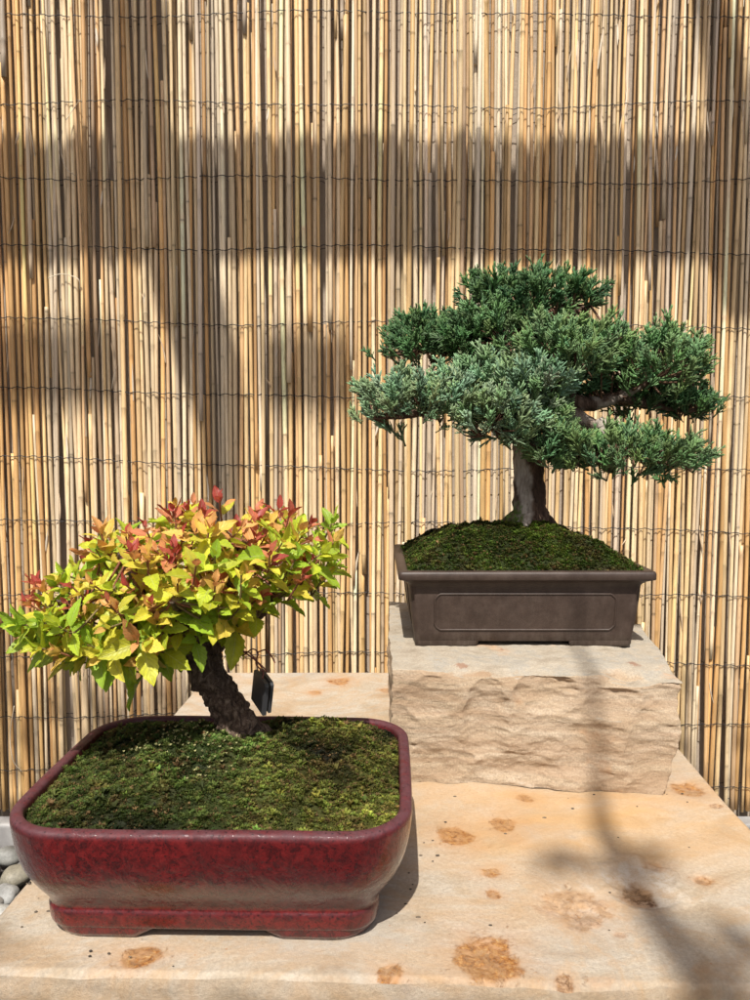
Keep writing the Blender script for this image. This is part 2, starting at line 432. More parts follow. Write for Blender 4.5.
# reed screen
fence = thing('reed_fence', (0, FY, .05), 'upright straw coloured reed screen bound with dark wire behind both bonsai', 'fence')
mb = MB()
straw = [(.68, .44, .19), (.73, .50, .25), (.75, .55, .31), (.66, .40, .17), (.72, .55, .36), (.62, .50, .37), (.70, .45, .23), (.54, .37, .22), (.76, .59, .38), (.74, .51, .26), (.78, .65, .46), (.62, .36, .15), (.75, .56, .31), (.77, .60, .38), (.70, .58, .42)]
ZB, ZT = .004, 2.62
def reed(x, z0, z1, r, y, lean, c):
    nr = max(6, int((z1 - z0) / .055)); z = np.linspace(z0, z1, nr)
    nodes = []; q = z0 + random.uniform(.03, .45)
    while q < z1 - .01: nodes.append(q); q += random.uniform(.22, .52)
    zz = np.sort(np.concatenate([z] + [[a - .004, a, a + .0045] for a in nodes]))
    ph = random.uniform(0, 6); am = random.uniform(.0008, .0045)
    xs = x + lean * (zz - 1.2) + am * np.sin(zz * random.uniform(2, 6) + ph); ys = y + .0018 * np.sin(zz * 4 + ph * 2)
    rr = r * (1 - .10 * (zz - z0) / max(.3, z1 - z0)); cc = np.tile(np.array(c), (len(zz), 1))
    cc = cc * (1 + .12 * np.sin(zz * 7 + ph))[:, None]
    for a in nodes:
        dk = random.uniform(.35, .9)
        d = abs(zz - a)
        rr = rr * np.where(d < .0012, 1.16, 1.0); cc = cc * np.where(d < .001, dk, np.where(d < .005, .85, 1.0))[:, None]
        nx = (zz > a); cc = cc * np.where(nx, random.uniform(.9, 1.1), 1)[:, None]
    mb.add(*tube(np.stack([xs, ys, zz], 1), rr, 9, True, np.clip(cc, 0, .82)))
x = -1.72
while x < 1.72:
    r = random.choice([.0040, .0046, .0050, .0054, .0057, .0062]) * random.uniform(.93, 1.07)
    c = np.array(random.choice(straw)) * random.uniform(.8, 1.12) * np.array([1.0, .98, .92])
    lean = random.gauss(0, .0038)
    if random.random() < .02: lean += random.choice([-.015, .015])
    y = FY - random.uniform(0, .005)
    if random.random() < .36:
        reed(x, ZB + random.uniform(0, .01), ZT, r, y, lean, c)
    else:
        zc = random.uniform(.2, 2.3)
        reed(x, ZB + random.uniform(0, .01), zc + .01, r, y, lean, c)
        c2 = np.array(random.choice(straw)) * random.uniform(.78, 1.12)
        reed(x + random.uniform(-.003, .003), zc - random.uniform(.0, .2), ZT, r * random.uniform(.7, 1.1), y + random.choice([-.008, .008]), lean + random.gauss(0, .002), c2)
    if random.random() < .62:      # second row behind, tone darkened for the shade in the gaps
        z0 = random.choice([ZB, random.uniform(.3, 1.6)])
        reed(x + random.uniform(.004, .012), z0, min(ZT, z0 + random.uniform(.8, 2.4)), r * .85, FY + .0125, random.gauss(0, .004), np.array(random.choice(straw)) * .72)
    x += 2 * r + random.choice([.0002, .0010, .0018, .0024, .0034, .0056]) * random.uniform(.6, 1.2)
# peeled sheaths and frayed slivers
for i in range(230):
    u, z = random.uniform(-1.2, 1.2), random.uniform(.3, 2.35)
    if random.random() < .35: u = random.uniform(.45, 1.0); z = random.uniform(1.7, 2.35)
    ln = random.uniform(.02, .10); wd = random.uniform(.0008, .0030)
    cv = random.uniform(-.01, .01); q = np.linspace(0, 1, 7)
    xs = u + cv * q ** 2 + random.uniform(-.008, .008) * q; ys = FY - .0085 - .008 * q ** 2 * random.random(); zs = z + ln * q * random.choice([1, -1])
    wv = wd * np.sin(PI * (.15 + .8 * q))
    A = np.stack([xs - wv, ys + 0 * q, zs], 1); B = np.stack([xs, ys - .0025, zs], 1); Cc = np.stack([xs + wv, ys + 0 * q, zs], 1)
    i0 = np.arange(6); f = np.concatenate([np.stack([i0, i0 + 7, i0 + 8, i0 + 1], -1), np.stack([i0 + 7, i0 + 14, i0 + 15, i0 + 8], -1)])
    mb.add(np.vstack([A, B, Cc]), f, np.array(random.choice([(.64, .55, .42), (.6, .45, .3), (.55, .4, .25)])))
mb.build('reed_panel', M_REED, fence)

# binding wires (front strand zigzags over the reeds)
rows = [(-62, -64, -60), (16, 17, 16), (105, 107, 106), (177, 182, 181), (245, 250, 252), (317, 325, 326), (391, 396, 398), (459, 467, 470),
        (519, 524, 531), (592, 592, 598), (655, 654, 661), (713, 716, 725), (771, 776, 786)]
for q, (a, b_, c_) in enumerate(rows):
    za, zb, zc = D(0, a, FY)[2], D(375, b_, FY)[2], D(750, c_, FY)[2]
    xs = np.arange(-1.72, 1.72, .0045); tt = xs / .974
    z = zb + (zc - za) / 2 * np.clip(tt, -1.3, 1.3) + ((za + zc) / 2 - zb) * np.clip(tt, -1.3, 1.3) ** 2
    ph = random.uniform(0, 6)
    z = z + .0065 * np.sin(xs * 4.2 + ph) + .0035 * np.sin(xs * 9 + ph * 2) + .0018 * np.sin(xs * 2 * PI / .036 + 2 * np.sin(xs * 14 + ph)) + rng.normal(0, .0004, len(xs))
    y = FY - .0128 + .0016 * np.sin(xs * 2 * PI / .018)
    m1 = MB(); m1.add(*tube(np.stack([xs, y, z], 1), .0011, 6))
    m1.build('binding_wire', M_WIRE, fence)
    z2 = z + .0025 * np.sin(xs * 2 * PI / .05) - .001
    m1 = MB(); m1.add(*tube(np.stack([xs[::2], np.full(len(xs[::2]), FY + .022), z2[::2]], 1), .0009, 5))
    m1.build('binding_wire', M_WIRE, fence)
# curled loose strips hanging off the screen
for (pts, rr) in (([(14, 706), (10, 735), (13, 760), (22, 772)], .0013), ([(48, 278), (62, 274), (78, 279), (80, 290)], .0012), ([(62, 130), (61, 150), (66, 168), (76, 176)], .0011),
                  ([(66, 120), (74, 108), (80, 100)], .001)):
    p = spline([D(u, v, FY - .03 + .012 * (i % 2)) for i, (u, v) in enumerate(pts)], 20)
    m1 = MB(); m1.add(*tube(p, rr, 5, True, (.62, .52, .38))); m1.build('loose_strip', M_REED, fence)

# low rail at the foot of the screen
mb = MB(); m_lo = .0
box(mb, (-1.9, FY - .055, GZ - .01), (1.9, FY - .005, -.004))
r_ = mb.build('edging_rail', M_RAIL, smooth=False)
bv = r_.modifiers.new('b', 'BEVEL'); bv.width = .008; bv.segments = 3
tag(r_, 'low grey rail along the foot of the reed screen', 'rail')

# ------------------------------------------------------------------ pebbles
def ico(sub=3):
    import bmesh
    bm = bmesh.new(); bmesh.ops.create_icosphere(bm, subdivisions=sub, radius=1)
    V = np.array([v.co[:] for v in bm.verts]); Fq = np.array([[v.index for v in f.verts] for f in bm.faces]); bm.free(); return V, Fq
IV, IF = ico(3); IV2, IF2 = ico(2); IV1, IF1 = ico(1)
def stone(mb, p, s, col, V=IV, Fq=IF, seed=0, rz=0, amp=.16):
    nn = np.array([noise.noise(Vector((v[0] * 1.3 + seed, v[1] * 1.3, v[2] * 1.3 - seed))) for v in V])
    W = V * (1 + amp * nn)[:, None] * np.array(s)
    c, s_ = math.cos(rz), math.sin(rz)
    W = np.stack([W[:, 0] * c - W[:, 1] * s_, W[:, 0] * s_ + W[:, 1] * c, W[:, 2]], 1)
    cc = np.array(col)[None] * (1 + .25 * nn)[:, None]
    mb.add(W + np.array(p), Fq, np.clip(cc, 0, .8))
peb = [(8, 856, .036, (.34, .34, .31), 'oval grey green pebble against the rail, highest in the pile'),
       (17, 876, .040, (.36, .33, .25), 'large rounded tan pebble in the middle of the pile'),
       (6, 895, .034, (.42, .42, .40), 'pale speckled pebble resting below the tan one'),
       (30, 872, .026, (.20, .20, .20), 'dark wedge of pebble between the tan one and the slab edge'),
       (-14, 872, .036, (.28, .28, .27), 'mid grey pebble cut off by the side of the picture'),
       (2, 914, .030, (.50, .49, .45), 'small white pebble nearest the corner of the slab'),
       (-10, 905, .030, (.34, .32, .29), None), (25, 900, .028, (.45, .44, .40), 'flat light grey pebble half under the slab edge')]
for i, (u, v, s, c, lab) in enumerate(peb):
    p = G(u, v, GZ + .035); m1 = MB(); o_ = None
    stone(m1, p, (s, s * .8, s * .62), tuple(q * .55 for q in c), seed=i * 3.7, rz=i * 1.1)  # tones darkened so the pile carries its shade in the colour
    o_ = m1.build('pebble', M_PEB)
    tag(o_, lab or 'brownish grey pebble outside the picture edge beside the pile', 'pebble', 'river pebbles at the foot of the screen')
mb = MB()
sp_ = random.Random(3); pts = [tuple(G(u, v, GZ + .035)[:2]) for u, v, *_ in peb]
for i in range(5200):
    xx = sp_.uniform(-1.6, 1.6); yy = sp_.uniform(.2, FY - .09)
    if -.62 < xx < .72 and .45 < yy < 1.60: continue
    if any((xx - a) ** 2 + (yy - b) ** 2 < .055 ** 2 for a, b in pts): continue
    s = sp_.uniform(.018, .036); g = sp_.uniform(.10, .36)
    stone(mb, (xx, yy, GZ + sp_.uniform(.010, .024)), (s, s * sp_.uniform(.7, 1), s * .6), (g, g * .97, g * .9), *((IV2, IF2) if xx < -.5 and yy > 1.3 else (IV1, IF1)), i * 1.3, sp_.uniform(0, 6))
tag(mb.build('gravel', M_PEB), 'bed of rounded river gravel around the stone table', 'gravel', kind='stuff')

# ------------------------------------------------------------------ stone slab table
SZ = .55
cor = [G(210, 672, SZ), G(613, 672, SZ), G(893, 992, SZ), G(-50, 969, SZ)]      # back-left, back-right, front-right, front-left
NX, NY = 360, 380
ua, va = np.linspace(0, 1, NX), np.linspace(0, 1, NY)
U, Vv = np.meshgrid(ua, va)
bl, br, fr, fl = [np.array(c) for c in cor]
P = (fl[None] * ((1 - U) * (1 - Vv)).reshape(-1, 1) + fr[None] * (U * (1 - Vv)).reshape(-1, 1) + br[None] * (U * Vv).reshape(-1, 1) + bl[None] * ((1 - U) * Vv).reshape(-1, 1))
spots = [  # u, v, half size px, rust, dark, pit depth
    (487, 957, 34, 25, 1.0, .15, .0022), (390, 972, 13, 10, .9, .1, .001), (565, 980, 11, 9, .7, .9, .003), (456, 836, 20, 11, .95, .1, .001),
    (504, 826, 15, 10, .95, .25, .0012), (576, 908, 44, 22, .55, .45, .004), (637, 892, 20, 15, .6, 1.0, .007), (493, 895, 9, 6, .9, .2, .001),
    (491, 872, 13, 6, .8, .1, .001), (568, 885, 4, 4, .2, 1.0, .003), (702, 880, 13, 5, .7, .5, .003), (688, 789, 18, 8, .8, .3, .003), (716, 806, 9, 3, .5, .6, .002),
    (525, 798, 10, 5, .8, .3, .001), (137, 957, 24, 11, .95, .2, .0012), (340, 681, 12, 4, .9, .1, .001), (315, 692, 8, 3, .8, .1, .001), (386, 690, 6, 3, .7, .3, .001),
    (655, 866, 12, 6, .7, .2, .003), (440, 990, 12, 3, .4, .0, .0), (600, 980, 16, 5, .4, 0, 0), (230, 700, 8, 3, .5, .1, .0), (700, 970, 10, 5, .3, .2, 0), (620, 935, 7, 3, .5, .3, .001)]
cen = [(*G(u, v, SZ)[:2], G(u + a, v, SZ)[0] - G(u, v, SZ)[0], abs(G(u, v - b, SZ)[1] - G(u, v + b, SZ)[1]) / 2, r, d, z) for u, v, a, b, r, d, z in spots]
nzA = fnoise(np.stack([P[:, 0], P[:, 1], np.zeros(len(P))], 1), 38, 4)
nzB = fnoise(np.stack([P[:, 0], P[:, 1], np.zeros(len(P))], 1), 9, 3, 4.0)
warm = np.zeros(len(P)); rust = np.zeros(len(P)); dark = np.zeros(len(P)); dz = .0016 * nzB
for cx_, cy_, hx, hy, r, d, z in cen:
    q = np.hypot((P[:, 0] - cx_) / hx, (P[:, 1] - cy_) / hy) + (.30 if hx > .02 else .45) * nzA
    m_ = np.clip((1.2 - q) / .75, 0, 1); halo = np.exp(-np.clip(q, 0, 9) ** 2 * .30) * .38
    rust = np.maximum(rust, np.maximum(m_ * r * (.62 + .5 * np.exp(-((q - .78) / .22) ** 2)), halo * r)); dark = np.maximum(dark, np.clip((1.0 - q) / .35, 0, 1) * d)
    dz = dz - m_ * z * (.6 + .9 * nzA)
wc = G(600, 815, SZ)
warm = np.clip(np.exp(-((P[:, 0] - wc[0]) / .28) ** 2 - ((P[:, 1] - wc[1]) / .13) ** 2) * 1.1 + .25 * nzB, 0, 1)
# pale crater ring around the dark knot
kx, ky = G(640, 884, SZ)[:2]
qr = np.hypot((P[:, 0] - kx) / .040, (P[:, 1] - ky) / .045) + .25 * nzA
ring = np.clip(1 - abs(qr - 1) / .2, 0, 1); pale = np.clip(1.15 - qr, 0, .45) / .45 * .8 * (1 - dark); k2 = G(590, 905, SZ); pale = np.maximum(pale, .35 * np.exp(-((P[:, 0] - k2[0]) / .05) ** 2 - ((P[:, 1] - k2[1]) / .035) ** 2) * (nzA > .05)); dz = dz + ring * .002 - np.clip(1 - qr, 0, 1) * .002
P[:, 2] = SZ + dz
# worn, uneven arris all round
ed = np.minimum(np.minimum(U, 1 - U), np.minimum(Vv, 1 - Vv)).reshape(-1)
P[:, 2] -= np.where(ed <= 0, .004, np.where(ed < .0045, .0012, 0))
edge_i = (ed <= 0)
out = np.zeros_like(P); jit = .0035 * nzB
out[:, 1] += np.where(Vv.reshape(-1) == 0, jit, 0) + np.where(Vv.reshape(-1) == 1, jit, 0)
out[:, 0] += np.where(U.reshape(-1) == 0, jit, 0) + np.where(U.reshape(-1) == 1, jit, 0)
P += out
mb = MB()
ii = np.arange(NY - 1)[:, None] * NX + np.arange(NX - 1)[None]
mb.add(P, np.stack([ii, ii + 1, ii + NX + 1, ii + NX], -1).reshape(-1, 4), np.stack([warm, rust, dark], 1), np.stack([pale, pale], 1))
# rough sawn sides
peri = np.concatenate([np.arange(NX), np.arange(1, NY) * NX + NX - 1, (NY - 1) * NX + np.arange(NX - 2, -1, -1), np.arange(NY - 2, 0, -1) * NX])
ctr = P.mean(0); ctr[2] = 0
lay = []
TH = .075; SROW = 9
for j in range(SROW):
    L_ = P[peri].copy(); tz = j / (SROW - 1)
    o = L_ - ctr; o[:, 2] = 0; o = norm(o)
    if j:
        nn = fnoise(np.stack([L_[:, 0], L_[:, 1], np.full(len(L_), tz * .3)], 1), 22, 3, 2.0)
        L_ += o * (.003 + .006 * nn * math.sin(PI * tz) - .01 * tz)[:, None]
        L_[:, 2] = SZ - .004 - TH * tz
    lay.append(L_)
K = len(peri); V = np.concatenate(lay + [[[ctr[0], ctr[1], SZ - TH - .004]]])
i = np.arange(SROW - 1)[:, None] * K; j = np.arange(K)[None]; j2 = (j + 1) % K
Q = np.stack([i + j, i + K + j, i + K + j2, i + j2], -1).reshape(-1, 4)
jj = np.arange(K) + (SROW - 1) * K
mb.add(V, [Q, np.stack([np.roll(jj, -1), jj, np.full(K, SROW * K)], -1)], (.25, .05, 0))
tab = thing('stone_table', (ctr[0], ctr[1], 0), 'cream sandstone slab table top with rust coloured knots under both plants', 'table')
mb.build('table_top', M_SLAB, tab)
for sx in (-1, 1):
    m1 = MB(); box(m1, (ctr[0] + sx * .24 - .06, ctr[1] - .26, GZ - .03), (ctr[0] + sx * .24 + .06, ctr[1] + .26, SZ - TH - .006))
    o_ = m1.build('support', M_BLOCK, tab, smooth=False); bb = o_.modifiers.new('b', 'BEVEL'); bb.width = .008; bb.segments = 2

# ------------------------------------------------------------------ rough block
BZ = SZ + .150
b_fl, b_fr = G(392, 783, SZ), G(664, 796, SZ)
t_fl, t_fr = G(391, 668, BZ), G(682, 676, BZ)
t_bl, t_br = G(389, 601, BZ), G(640, 622, BZ)
b_bl = np.array([t_bl[0], t_bl[1] - .01, SZ]); b_br = np.array([t_br[0] - .01, t_br[1] - .01, SZ])
for q in (b_fl, b_fr, b_bl, b_br): q[2] = SZ + .0005
def face_grid(a, b, c, d, nu, nv):         # a-b bottom edge, d-c top edge
    u, v = np.meshgrid(np.linspace(0, 1, nu), np.linspace(0, 1, nv))
    u, v = u.reshape(-1, 1), v.reshape(-1, 1)
    return a * (1 - u) * (1 - v) + b * u * (1 - v) + c * u * v + d * (1 - u) * v
_rb = random.Random(5); BITES = []
for (fu, fv, rx_, rz_, dp_) in ((487, 722, .030, .060, .010), (545, 690, .040, .030, .010), (520, 765, .060, .022, .006), (430, 700, .040, .026, .006), (610, 700, .035, .022, .007), (640, 750, .030, .050, .007),
                              (585, 745, .035, .040, .005), (440, 760, .045, .030, .005), (660, 690, .030, .03, .008), (400, 730, .02, .05, .006)):
    _f = D(fu, fv, b_fl[1]); BITES.append((_f[0], _f[2] - SZ, rx_, rz_, dp_))
for _i in range(26):
    BITES.append((_rb.uniform(b_fl[0], b_fr[0]), _rb.uniform(0, .155), _rb.uniform(.010, .026), _rb.uniform(.007, .018), _rb.uniform(.0015, .004)))
def block_disp(P):
    cc = (b_fl + b_fr + b_bl + b_br) / 4; cc = cc.copy(); cc[2] = (SZ + BZ) / 2
    q = P.copy()
    h = (P[:, 2] - SZ) / (BZ - SZ)
    fr_ = np.clip((cc[1] - P[:, 1]) / (cc[1] - b_fl[1]), 0, 1) ** 6     # how far it is on the front
    rt_ = np.clip((P[:, 0] - cc[0]) / (b_fr[0] - cc[0]), 0, 1.0) ** 8
    ps = P * np.array([1, 1, 1.6])
    a = fnoise(ps, 9, 2, 1.0); b = fnoise(P * np.array([.6, .6, 2.6]), 26, 4, 7.0); c = fnoise(ps, 80, 4, 3.0); e = fnoise(P * np.array([1, 1, .5]), 14, 2, 13.0)
    rg = np.abs(fnoise(ps, 10, 2, 21.0)); rg2 = np.abs(fnoise(P * np.array([1, 1, 1.3]), 24, 2, 31.0))
    bite = np.zeros(len(P)); rb = random.Random(11)
    Zc = (P[:, 2] - SZ); wob = .006 * b
    for (fx, fz, rx, rz_, dp) in BITES:
        dd = 1 - ((P[:, 0] - fx + wob) / rx) ** 2 - ((Zc - fz + wob) / rz_) ** 2
        bite = np.maximum(bite, np.clip(dd, 0, 1) ** .75 * dp)
    q[:, 1] -= fr_ * (.004 * a + .0009 * b + .0011 * c - bite - .0025 * rg2)
    # scooped flakes on the front face
    for (fu, fv, rx, rz_, dp) in ((475, 745, .035, .055, .014), (545, 700, .03, .03, .010), (520, 770, .05, .02, .008), (440, 690, .03, .03, -.006), (620, 730, .04, .05, -.008), (590, 715, .012, .035, .006)):
        f = D(fu, fv, b_fl[1]); w_ = np.exp(-((P[:, 0] - f[0]) / rx) ** 2 - ((P[:, 2] - f[2]) / rz_) ** 2)
        q[:, 1] += fr_ * w_ * dp * .3
    q[:, 0] += rt_ * (.005 * a - .004 * rg + .002 * b + .001 * c + .010 * np.sin(PI * np.clip(h, 0, 1)) * .8)
    q[:, 0] -= np.clip((cc[0] - P[:, 0]) / (cc[0] - b_fl[0]), 0, 1) ** 8 * (.003 * a + .003 * b + .001 * c)
    tp = np.clip((h - .8) / .2, 0, 1) ** 3
    # broken top arris
    q[:, 2] -= tp * (.0022 * np.abs(a) + .001 * c + fr_ * (.003 + .016 * np.clip(e + b * .5, 0, 1) + .008 * rg) + rt_ * .004)
    q[:, 1] += tp * fr_ * (.005 + .006 * e)
    # lower front edge lifts unevenly, right end under-cut
    bt = np.clip((.2 - h) / .2, 0, 1)
    q[:, 1] += bt * fr_ * (.004 + .008 * np.clip(e, -1, 1))
    return q
mb = MB()
def addf(a, b, c, d, nu, nv, knots=()):
    g = block_disp(face_grid(a, b, c, d, nu, nv)); ii = np.arange(nv - 1)[:, None] * nu + np.arange(nu - 1)[None]
    cc = np.zeros((len(g), 3))
    for ku, kv, kr in knots:
        kp = G(ku, kv, BZ); qq = np.hypot(g[:, 0] - kp[0], (g[:, 1] - kp[1])) + .0015 * rng.normal(size=len(g))
        cc[:, 0] = np.maximum(cc[:, 0], np.clip((kr - qq) / (kr * .35), 0, 1) * .8)
    mb.add(g, np.stack([ii, ii + 1, ii + nu + 1, ii + nu], -1).reshape(-1, 4), cc)
addf(b_fl, b_fr, t_fr, t_fl, 220, 110)
addf(b_fr, b_br, t_br, t_fr, 130, 110)
addf(b_bl, b_fl, t_fl, t_bl, 100, 110)
addf(b_br, b_bl, t_bl, t_br, 220, 110)
addf(t_fl, t_fr, t_br, t_bl, 220, 160, ((462, 664, .009), (634, 661, .009), (502, 649, .005)))
addf(b_bl, b_br, b_fr, b_fl, 20, 20)
ob = mb.build('stone_block', M_BLOCK)
wl = ob.modifiers.new('w', 'WELD'); wl.merge_threshold = .0006
tag(ob, 'rough split sandstone block on the slab, carrying the brown pot', 'stone block')

# ------------------------------------------------------------------ pots
RX, RY = -.1480, .772       # red pot centre
HX, HY, HR = .1830, .142, .058
RH = .116
red = thing('bonsai_pot', (RX, RY, SZ), 'wide glossy oxblood red glazed pot with rounded corners on the slab', 'pot')
def red_prof():
    q = []
    def r(i, z, rr=0): q.append((HX - i, HY - i, max(.02, HR - i + rr), SZ + z))
    r(.050, .0095); r(.0335, .0095); r(.0320, .0105); r(.0308, .014); r(.0302, .0205); r(.0300, .0245); r(.0302, .0268); r(.0310, .0284); r(.0312, .0300)
    r(.0298, .0340); r(.0258, .0400); r(.0200, .0475); r(.0140, .0565); r(.0088, .066); r(.0052, .077); r(.0028, .088); r(.0012, .098); r(.0004, .106)
    r(.0000, .1095); r(.0002, .1125); r(.0014, .1150); r(.0036, RH); r(.0075, RH + .0004); r(.0100, RH - .0002); r(.0118, .1140); r(.0125, .110); r(.0135, .09); r(.016, .07)
    return q
def red_warp(V):
    nn = fnoise(V, 7, 2, 5.0)
    V = V.copy(); V[:, 2] += .0012 * nn * np.clip((V[:, 2] - SZ) / .1, 0, 1); return V
mb = MB(); pr = red_prof()
edge = {}
rings(mb, [(a, b, c, d) for a, b, c, d in pr], 14, (0, 0, 0), True, True, RX, RY, 16, .012, red_warp)
# thin-glaze mask on lip and ledge
V = mb.v[0]; zz = V[:, 2] - SZ
mb.c[0][:, 0] = np.clip(np.exp(-((zz - .1155) / .0035) ** 2) * .9 + np.exp(-((zz - .0262) / .0016) ** 2) * .5, 0, 1)
o_ = mb.build('body', M_GLAZE, red)
sd = o_.modifiers.new('s', 'SUBSURF'); sd.levels = 1; sd.render_levels = 1
# corner feet: L-shaped, scooped toward the middle
def foot(cx, cy, sx, sy, hx, hy, lx, ly, z0, z1, m, parent, slope=.018, r=.03):
    """bracket foot under one corner; lx, ly = arm lengths along x and y"""
    mb = MB(); wt = .028
    n = 9; outer = []
    for i in range(n):                                     # arm end on the x side -> round the corner -> arm end on the y side
        a = PI / 2 * i / (n - 1)
        outer.append((hx - r + r * math.sin(a), hy - r + r * math.cos(a)))
    pts_o = [(hx - lx - slope, hy), (hx - lx, hy), (hx - lx * .5, hy)] + outer + [(hx, hy - ly * .5), (hx, hy - ly), (hx, hy - ly - slope)]
    pts_i = []
    for (px, py) in pts_o:
        pts_i.append((min(px, hx - wt), min(py, hy - wt)))
    m_ = len(pts_o); V = []; 
    for k_, (po, pi_) in enumerate(zip(pts_o, pts_i)):
        zb = z1 - .0006 if k_ in (0, m_ - 1) else z0
        for (p, ins, z) in ((po, 0, z1), (po, .0005, z0 + (z1 - z0) * .35 if zb == z0 else zb), (po, .0022, zb), (pi_, 0, zb), (pi_, 0, z1)):
            V.append((cx + sx * (p[0] - (ins if p is po else 0)), cy + sy * (p[1] - (ins if p is po else 0)), z))
    V = np.array(V); i = np.arange(m_ - 1)[:, None] * 5; j = np.arange(4)[None]
    Q = np.stack([i + j, i + j + 1, i + j + 6, i + j + 5], -1).reshape(-1, 4)
    if sx * sy < 0: Q = Q[:, ::-1]
    mb.add(V, [Q, np.array([[0, 1, 2], [0, 2, 4], [2, 3, 4]]), np.array([[0, 1, 2], [0, 2, 4], [2, 3, 4]]) + (m_ - 1) * 5], (.1, 0, 0))
    return mb.build('foot', m, parent)
for sx in (-1, 1):
    for sy in (-1, 1):
        foot(RX, RY, sx, sy, HX - .0318, HY - .0318, .082, .06, SZ + .0010, SZ + .0115, M_GLAZE, red, .02, .036)

BX, BY = .2175, 1.229
red.rotation_euler.z = ROT = -.022
bHX, bHY, BH = .184, .148, .115
BT = BZ - .0015
brn = thing('bonsai_pot', (BX, BY, BT), 'matte dark brown rectangular pot with a flared rim on the stone block', 'pot')
prof = []
def r(i, z, c): prof.append((bHX - i, bHY - i, c, BT + z))
r(.050, .0085, .006); r(.0255, .0085, .006); r(.0245, .0095, .008); r(.0235, .020, .009); r(.0200, .045, .010); r(.0170, .070, .011); r(.0162, .085, .011)
r(.0158, .090, .011); r(.0140, .0945, .011); r(.0095, .0985, .010); r(.0035, .1015, .008); r(.0008, .1025, .007); r(.0, .1037, .006); r(.0, .1115, .006); r(.0012, .1140, .006); r(.0032, .1150, .006)
r(.0130, .1150, .006); r(.0145, .1135, .006); r(.0155, .106, .006); r(.018, .07, .006)
mb = MB(); rings(mb, prof, 5, (0, 0, 0), True, True, BX, BY, 8)
o_ = mb.build('body', M_CLAY, brn)
for sx in (-1, 1):
    for sy in (-1, 1):
        foot(BX, BY, sx, sy, bHX - .0246, bHY - .0246, .088, .06, BT + .0002, BT + .0100, M_CLAY, brn, .004, .008)
# raised panel moulding with clipped corners on each long side, a plain one on the short sides
def panel(side):
    def P3(a, z):      # a along the wall, z up; follows the battered wall
        i = np.interp(z, [.0095, .020, .045, .070, .085], [.0245, .0235, .0200, .0170, .0162])
        if side in (-1, 1): return (BX + a, BY + side * (bHY - i + .0002), BT + z)
        s = side // 2; return (BX + s * (bHX - i + .0002), BY + a, BT + z)
    w_ = .131 if abs(side) == 1 else .092
    z0, z1, ch = .026, .080, .008
    loop = [(-w_ + ch, z0), (w_ - ch, z0), (w_ - ch * .5, z0 + ch * .35), (w_, z0 + ch), (w_, z1 - ch), (w_ - ch * .35, z1 - ch * .5), (w_ - ch, z1), (-w_ + ch, z1), (-w_ + ch * .5, z1 - ch * .35), (-w_, z1 - ch), (-w_, z0 + ch), (-w_ + ch * .35, z0 + ch * .5), (-w_ + ch, z0)]
    path = []
    for (a, z), (a2, z2) in zip(loop[:-1], loop[1:]):
        nn = max(2, int(abs(a2 - a) / .02) + int(abs(z2 - z) / .006))
        for q in range(nn): path.append(P3(a + (a2 - a) * q / nn, z + (z2 - z) * q / nn))
    path.append(path[0]); path.append(path[1])
    m1 = MB(); m1.add(*tube(path, .0015, 8, False)); m1.build('panel_moulding', M_CLAY, brn)
for s in (-1, 1, -2, 2): panel(s)

# ------------------------------------------------------------------ moss
def blades(n_types=6):
    out = []
    for q in range(n_types):
        V = []; Fs = []
        for b in range(7):
            a = 2 * PI * b / 7 + random.uniform(-.3, .3); el = random.uniform(.35, 1.25); ln = random.uniform(.7, 1.1); wd = random.uniform(.13, .22)
            d = np.array([math.cos(a) * math.cos(el), math.sin(a) * math.cos(el), math.sin(el)]); s = np.array([-math.sin(a), math.cos(a), 0])
            up = np.array([0, 0, .12])
            k0 = len(V); V += [-s * wd * .4, s * wd * .4, d * ln * .55 + s * wd + up, d * ln, d * ln * .55 - s * wd + up]
            Fs += [[k0, k0 + 1, k0 + 2], [k0, k0 + 2, k0 + 4], [k0 + 4, k0 + 2, k0 + 3]]
        out.append((np.array(V), np.array(Fs)))
    return out
BL = blades()
def rotm(n):
    a = rng.uniform(0, 2 * PI, n); c, s = np.cos(a), np.sin(a); z = np.zeros(n); o = np.ones(n)
    return np.stack([np.stack([c, -s, z], 1), np.stack([s, c, z], 1), np.stack([z, z, o], 1)], 1)
def scatter(mb, protos, pos, R, sc_, cols, a=None):
    """merge one copy of a randomly chosen prototype at each position"""
    pick = rng.integers(0, len(protos), len(pos))
    for q, pr_ in enumerate(protos):
        V, Fs = pr_[0], pr_[1]; pc = pr_[2] if len(pr_) > 2 else None; pa = pr_[3] if len(pr_) > 3 else None
        idx = np.where(pick == q)[0]
        if not len(idx): continue
        W = np.einsum('nij,kj->nki', R[idx], V) * sc_[idx][:, None, None] + pos[idx][:, None]
        c = np.repeat(cols[idx][:, None], len(V), 1)
        if pc is not None: c = c * pc[None]
        off = (np.arange(len(idx)) * len(V))[:, None, None]
        fs = [(f[None] + off).reshape(-1, f.shape[1]) for f in (Fs if isinstance(Fs, list) else [Fs])]
        mb.add(W.reshape(-1, 3), fs, c.reshape(-1, 3), None if pa is None else np.tile(pa, (len(idx), 1)))

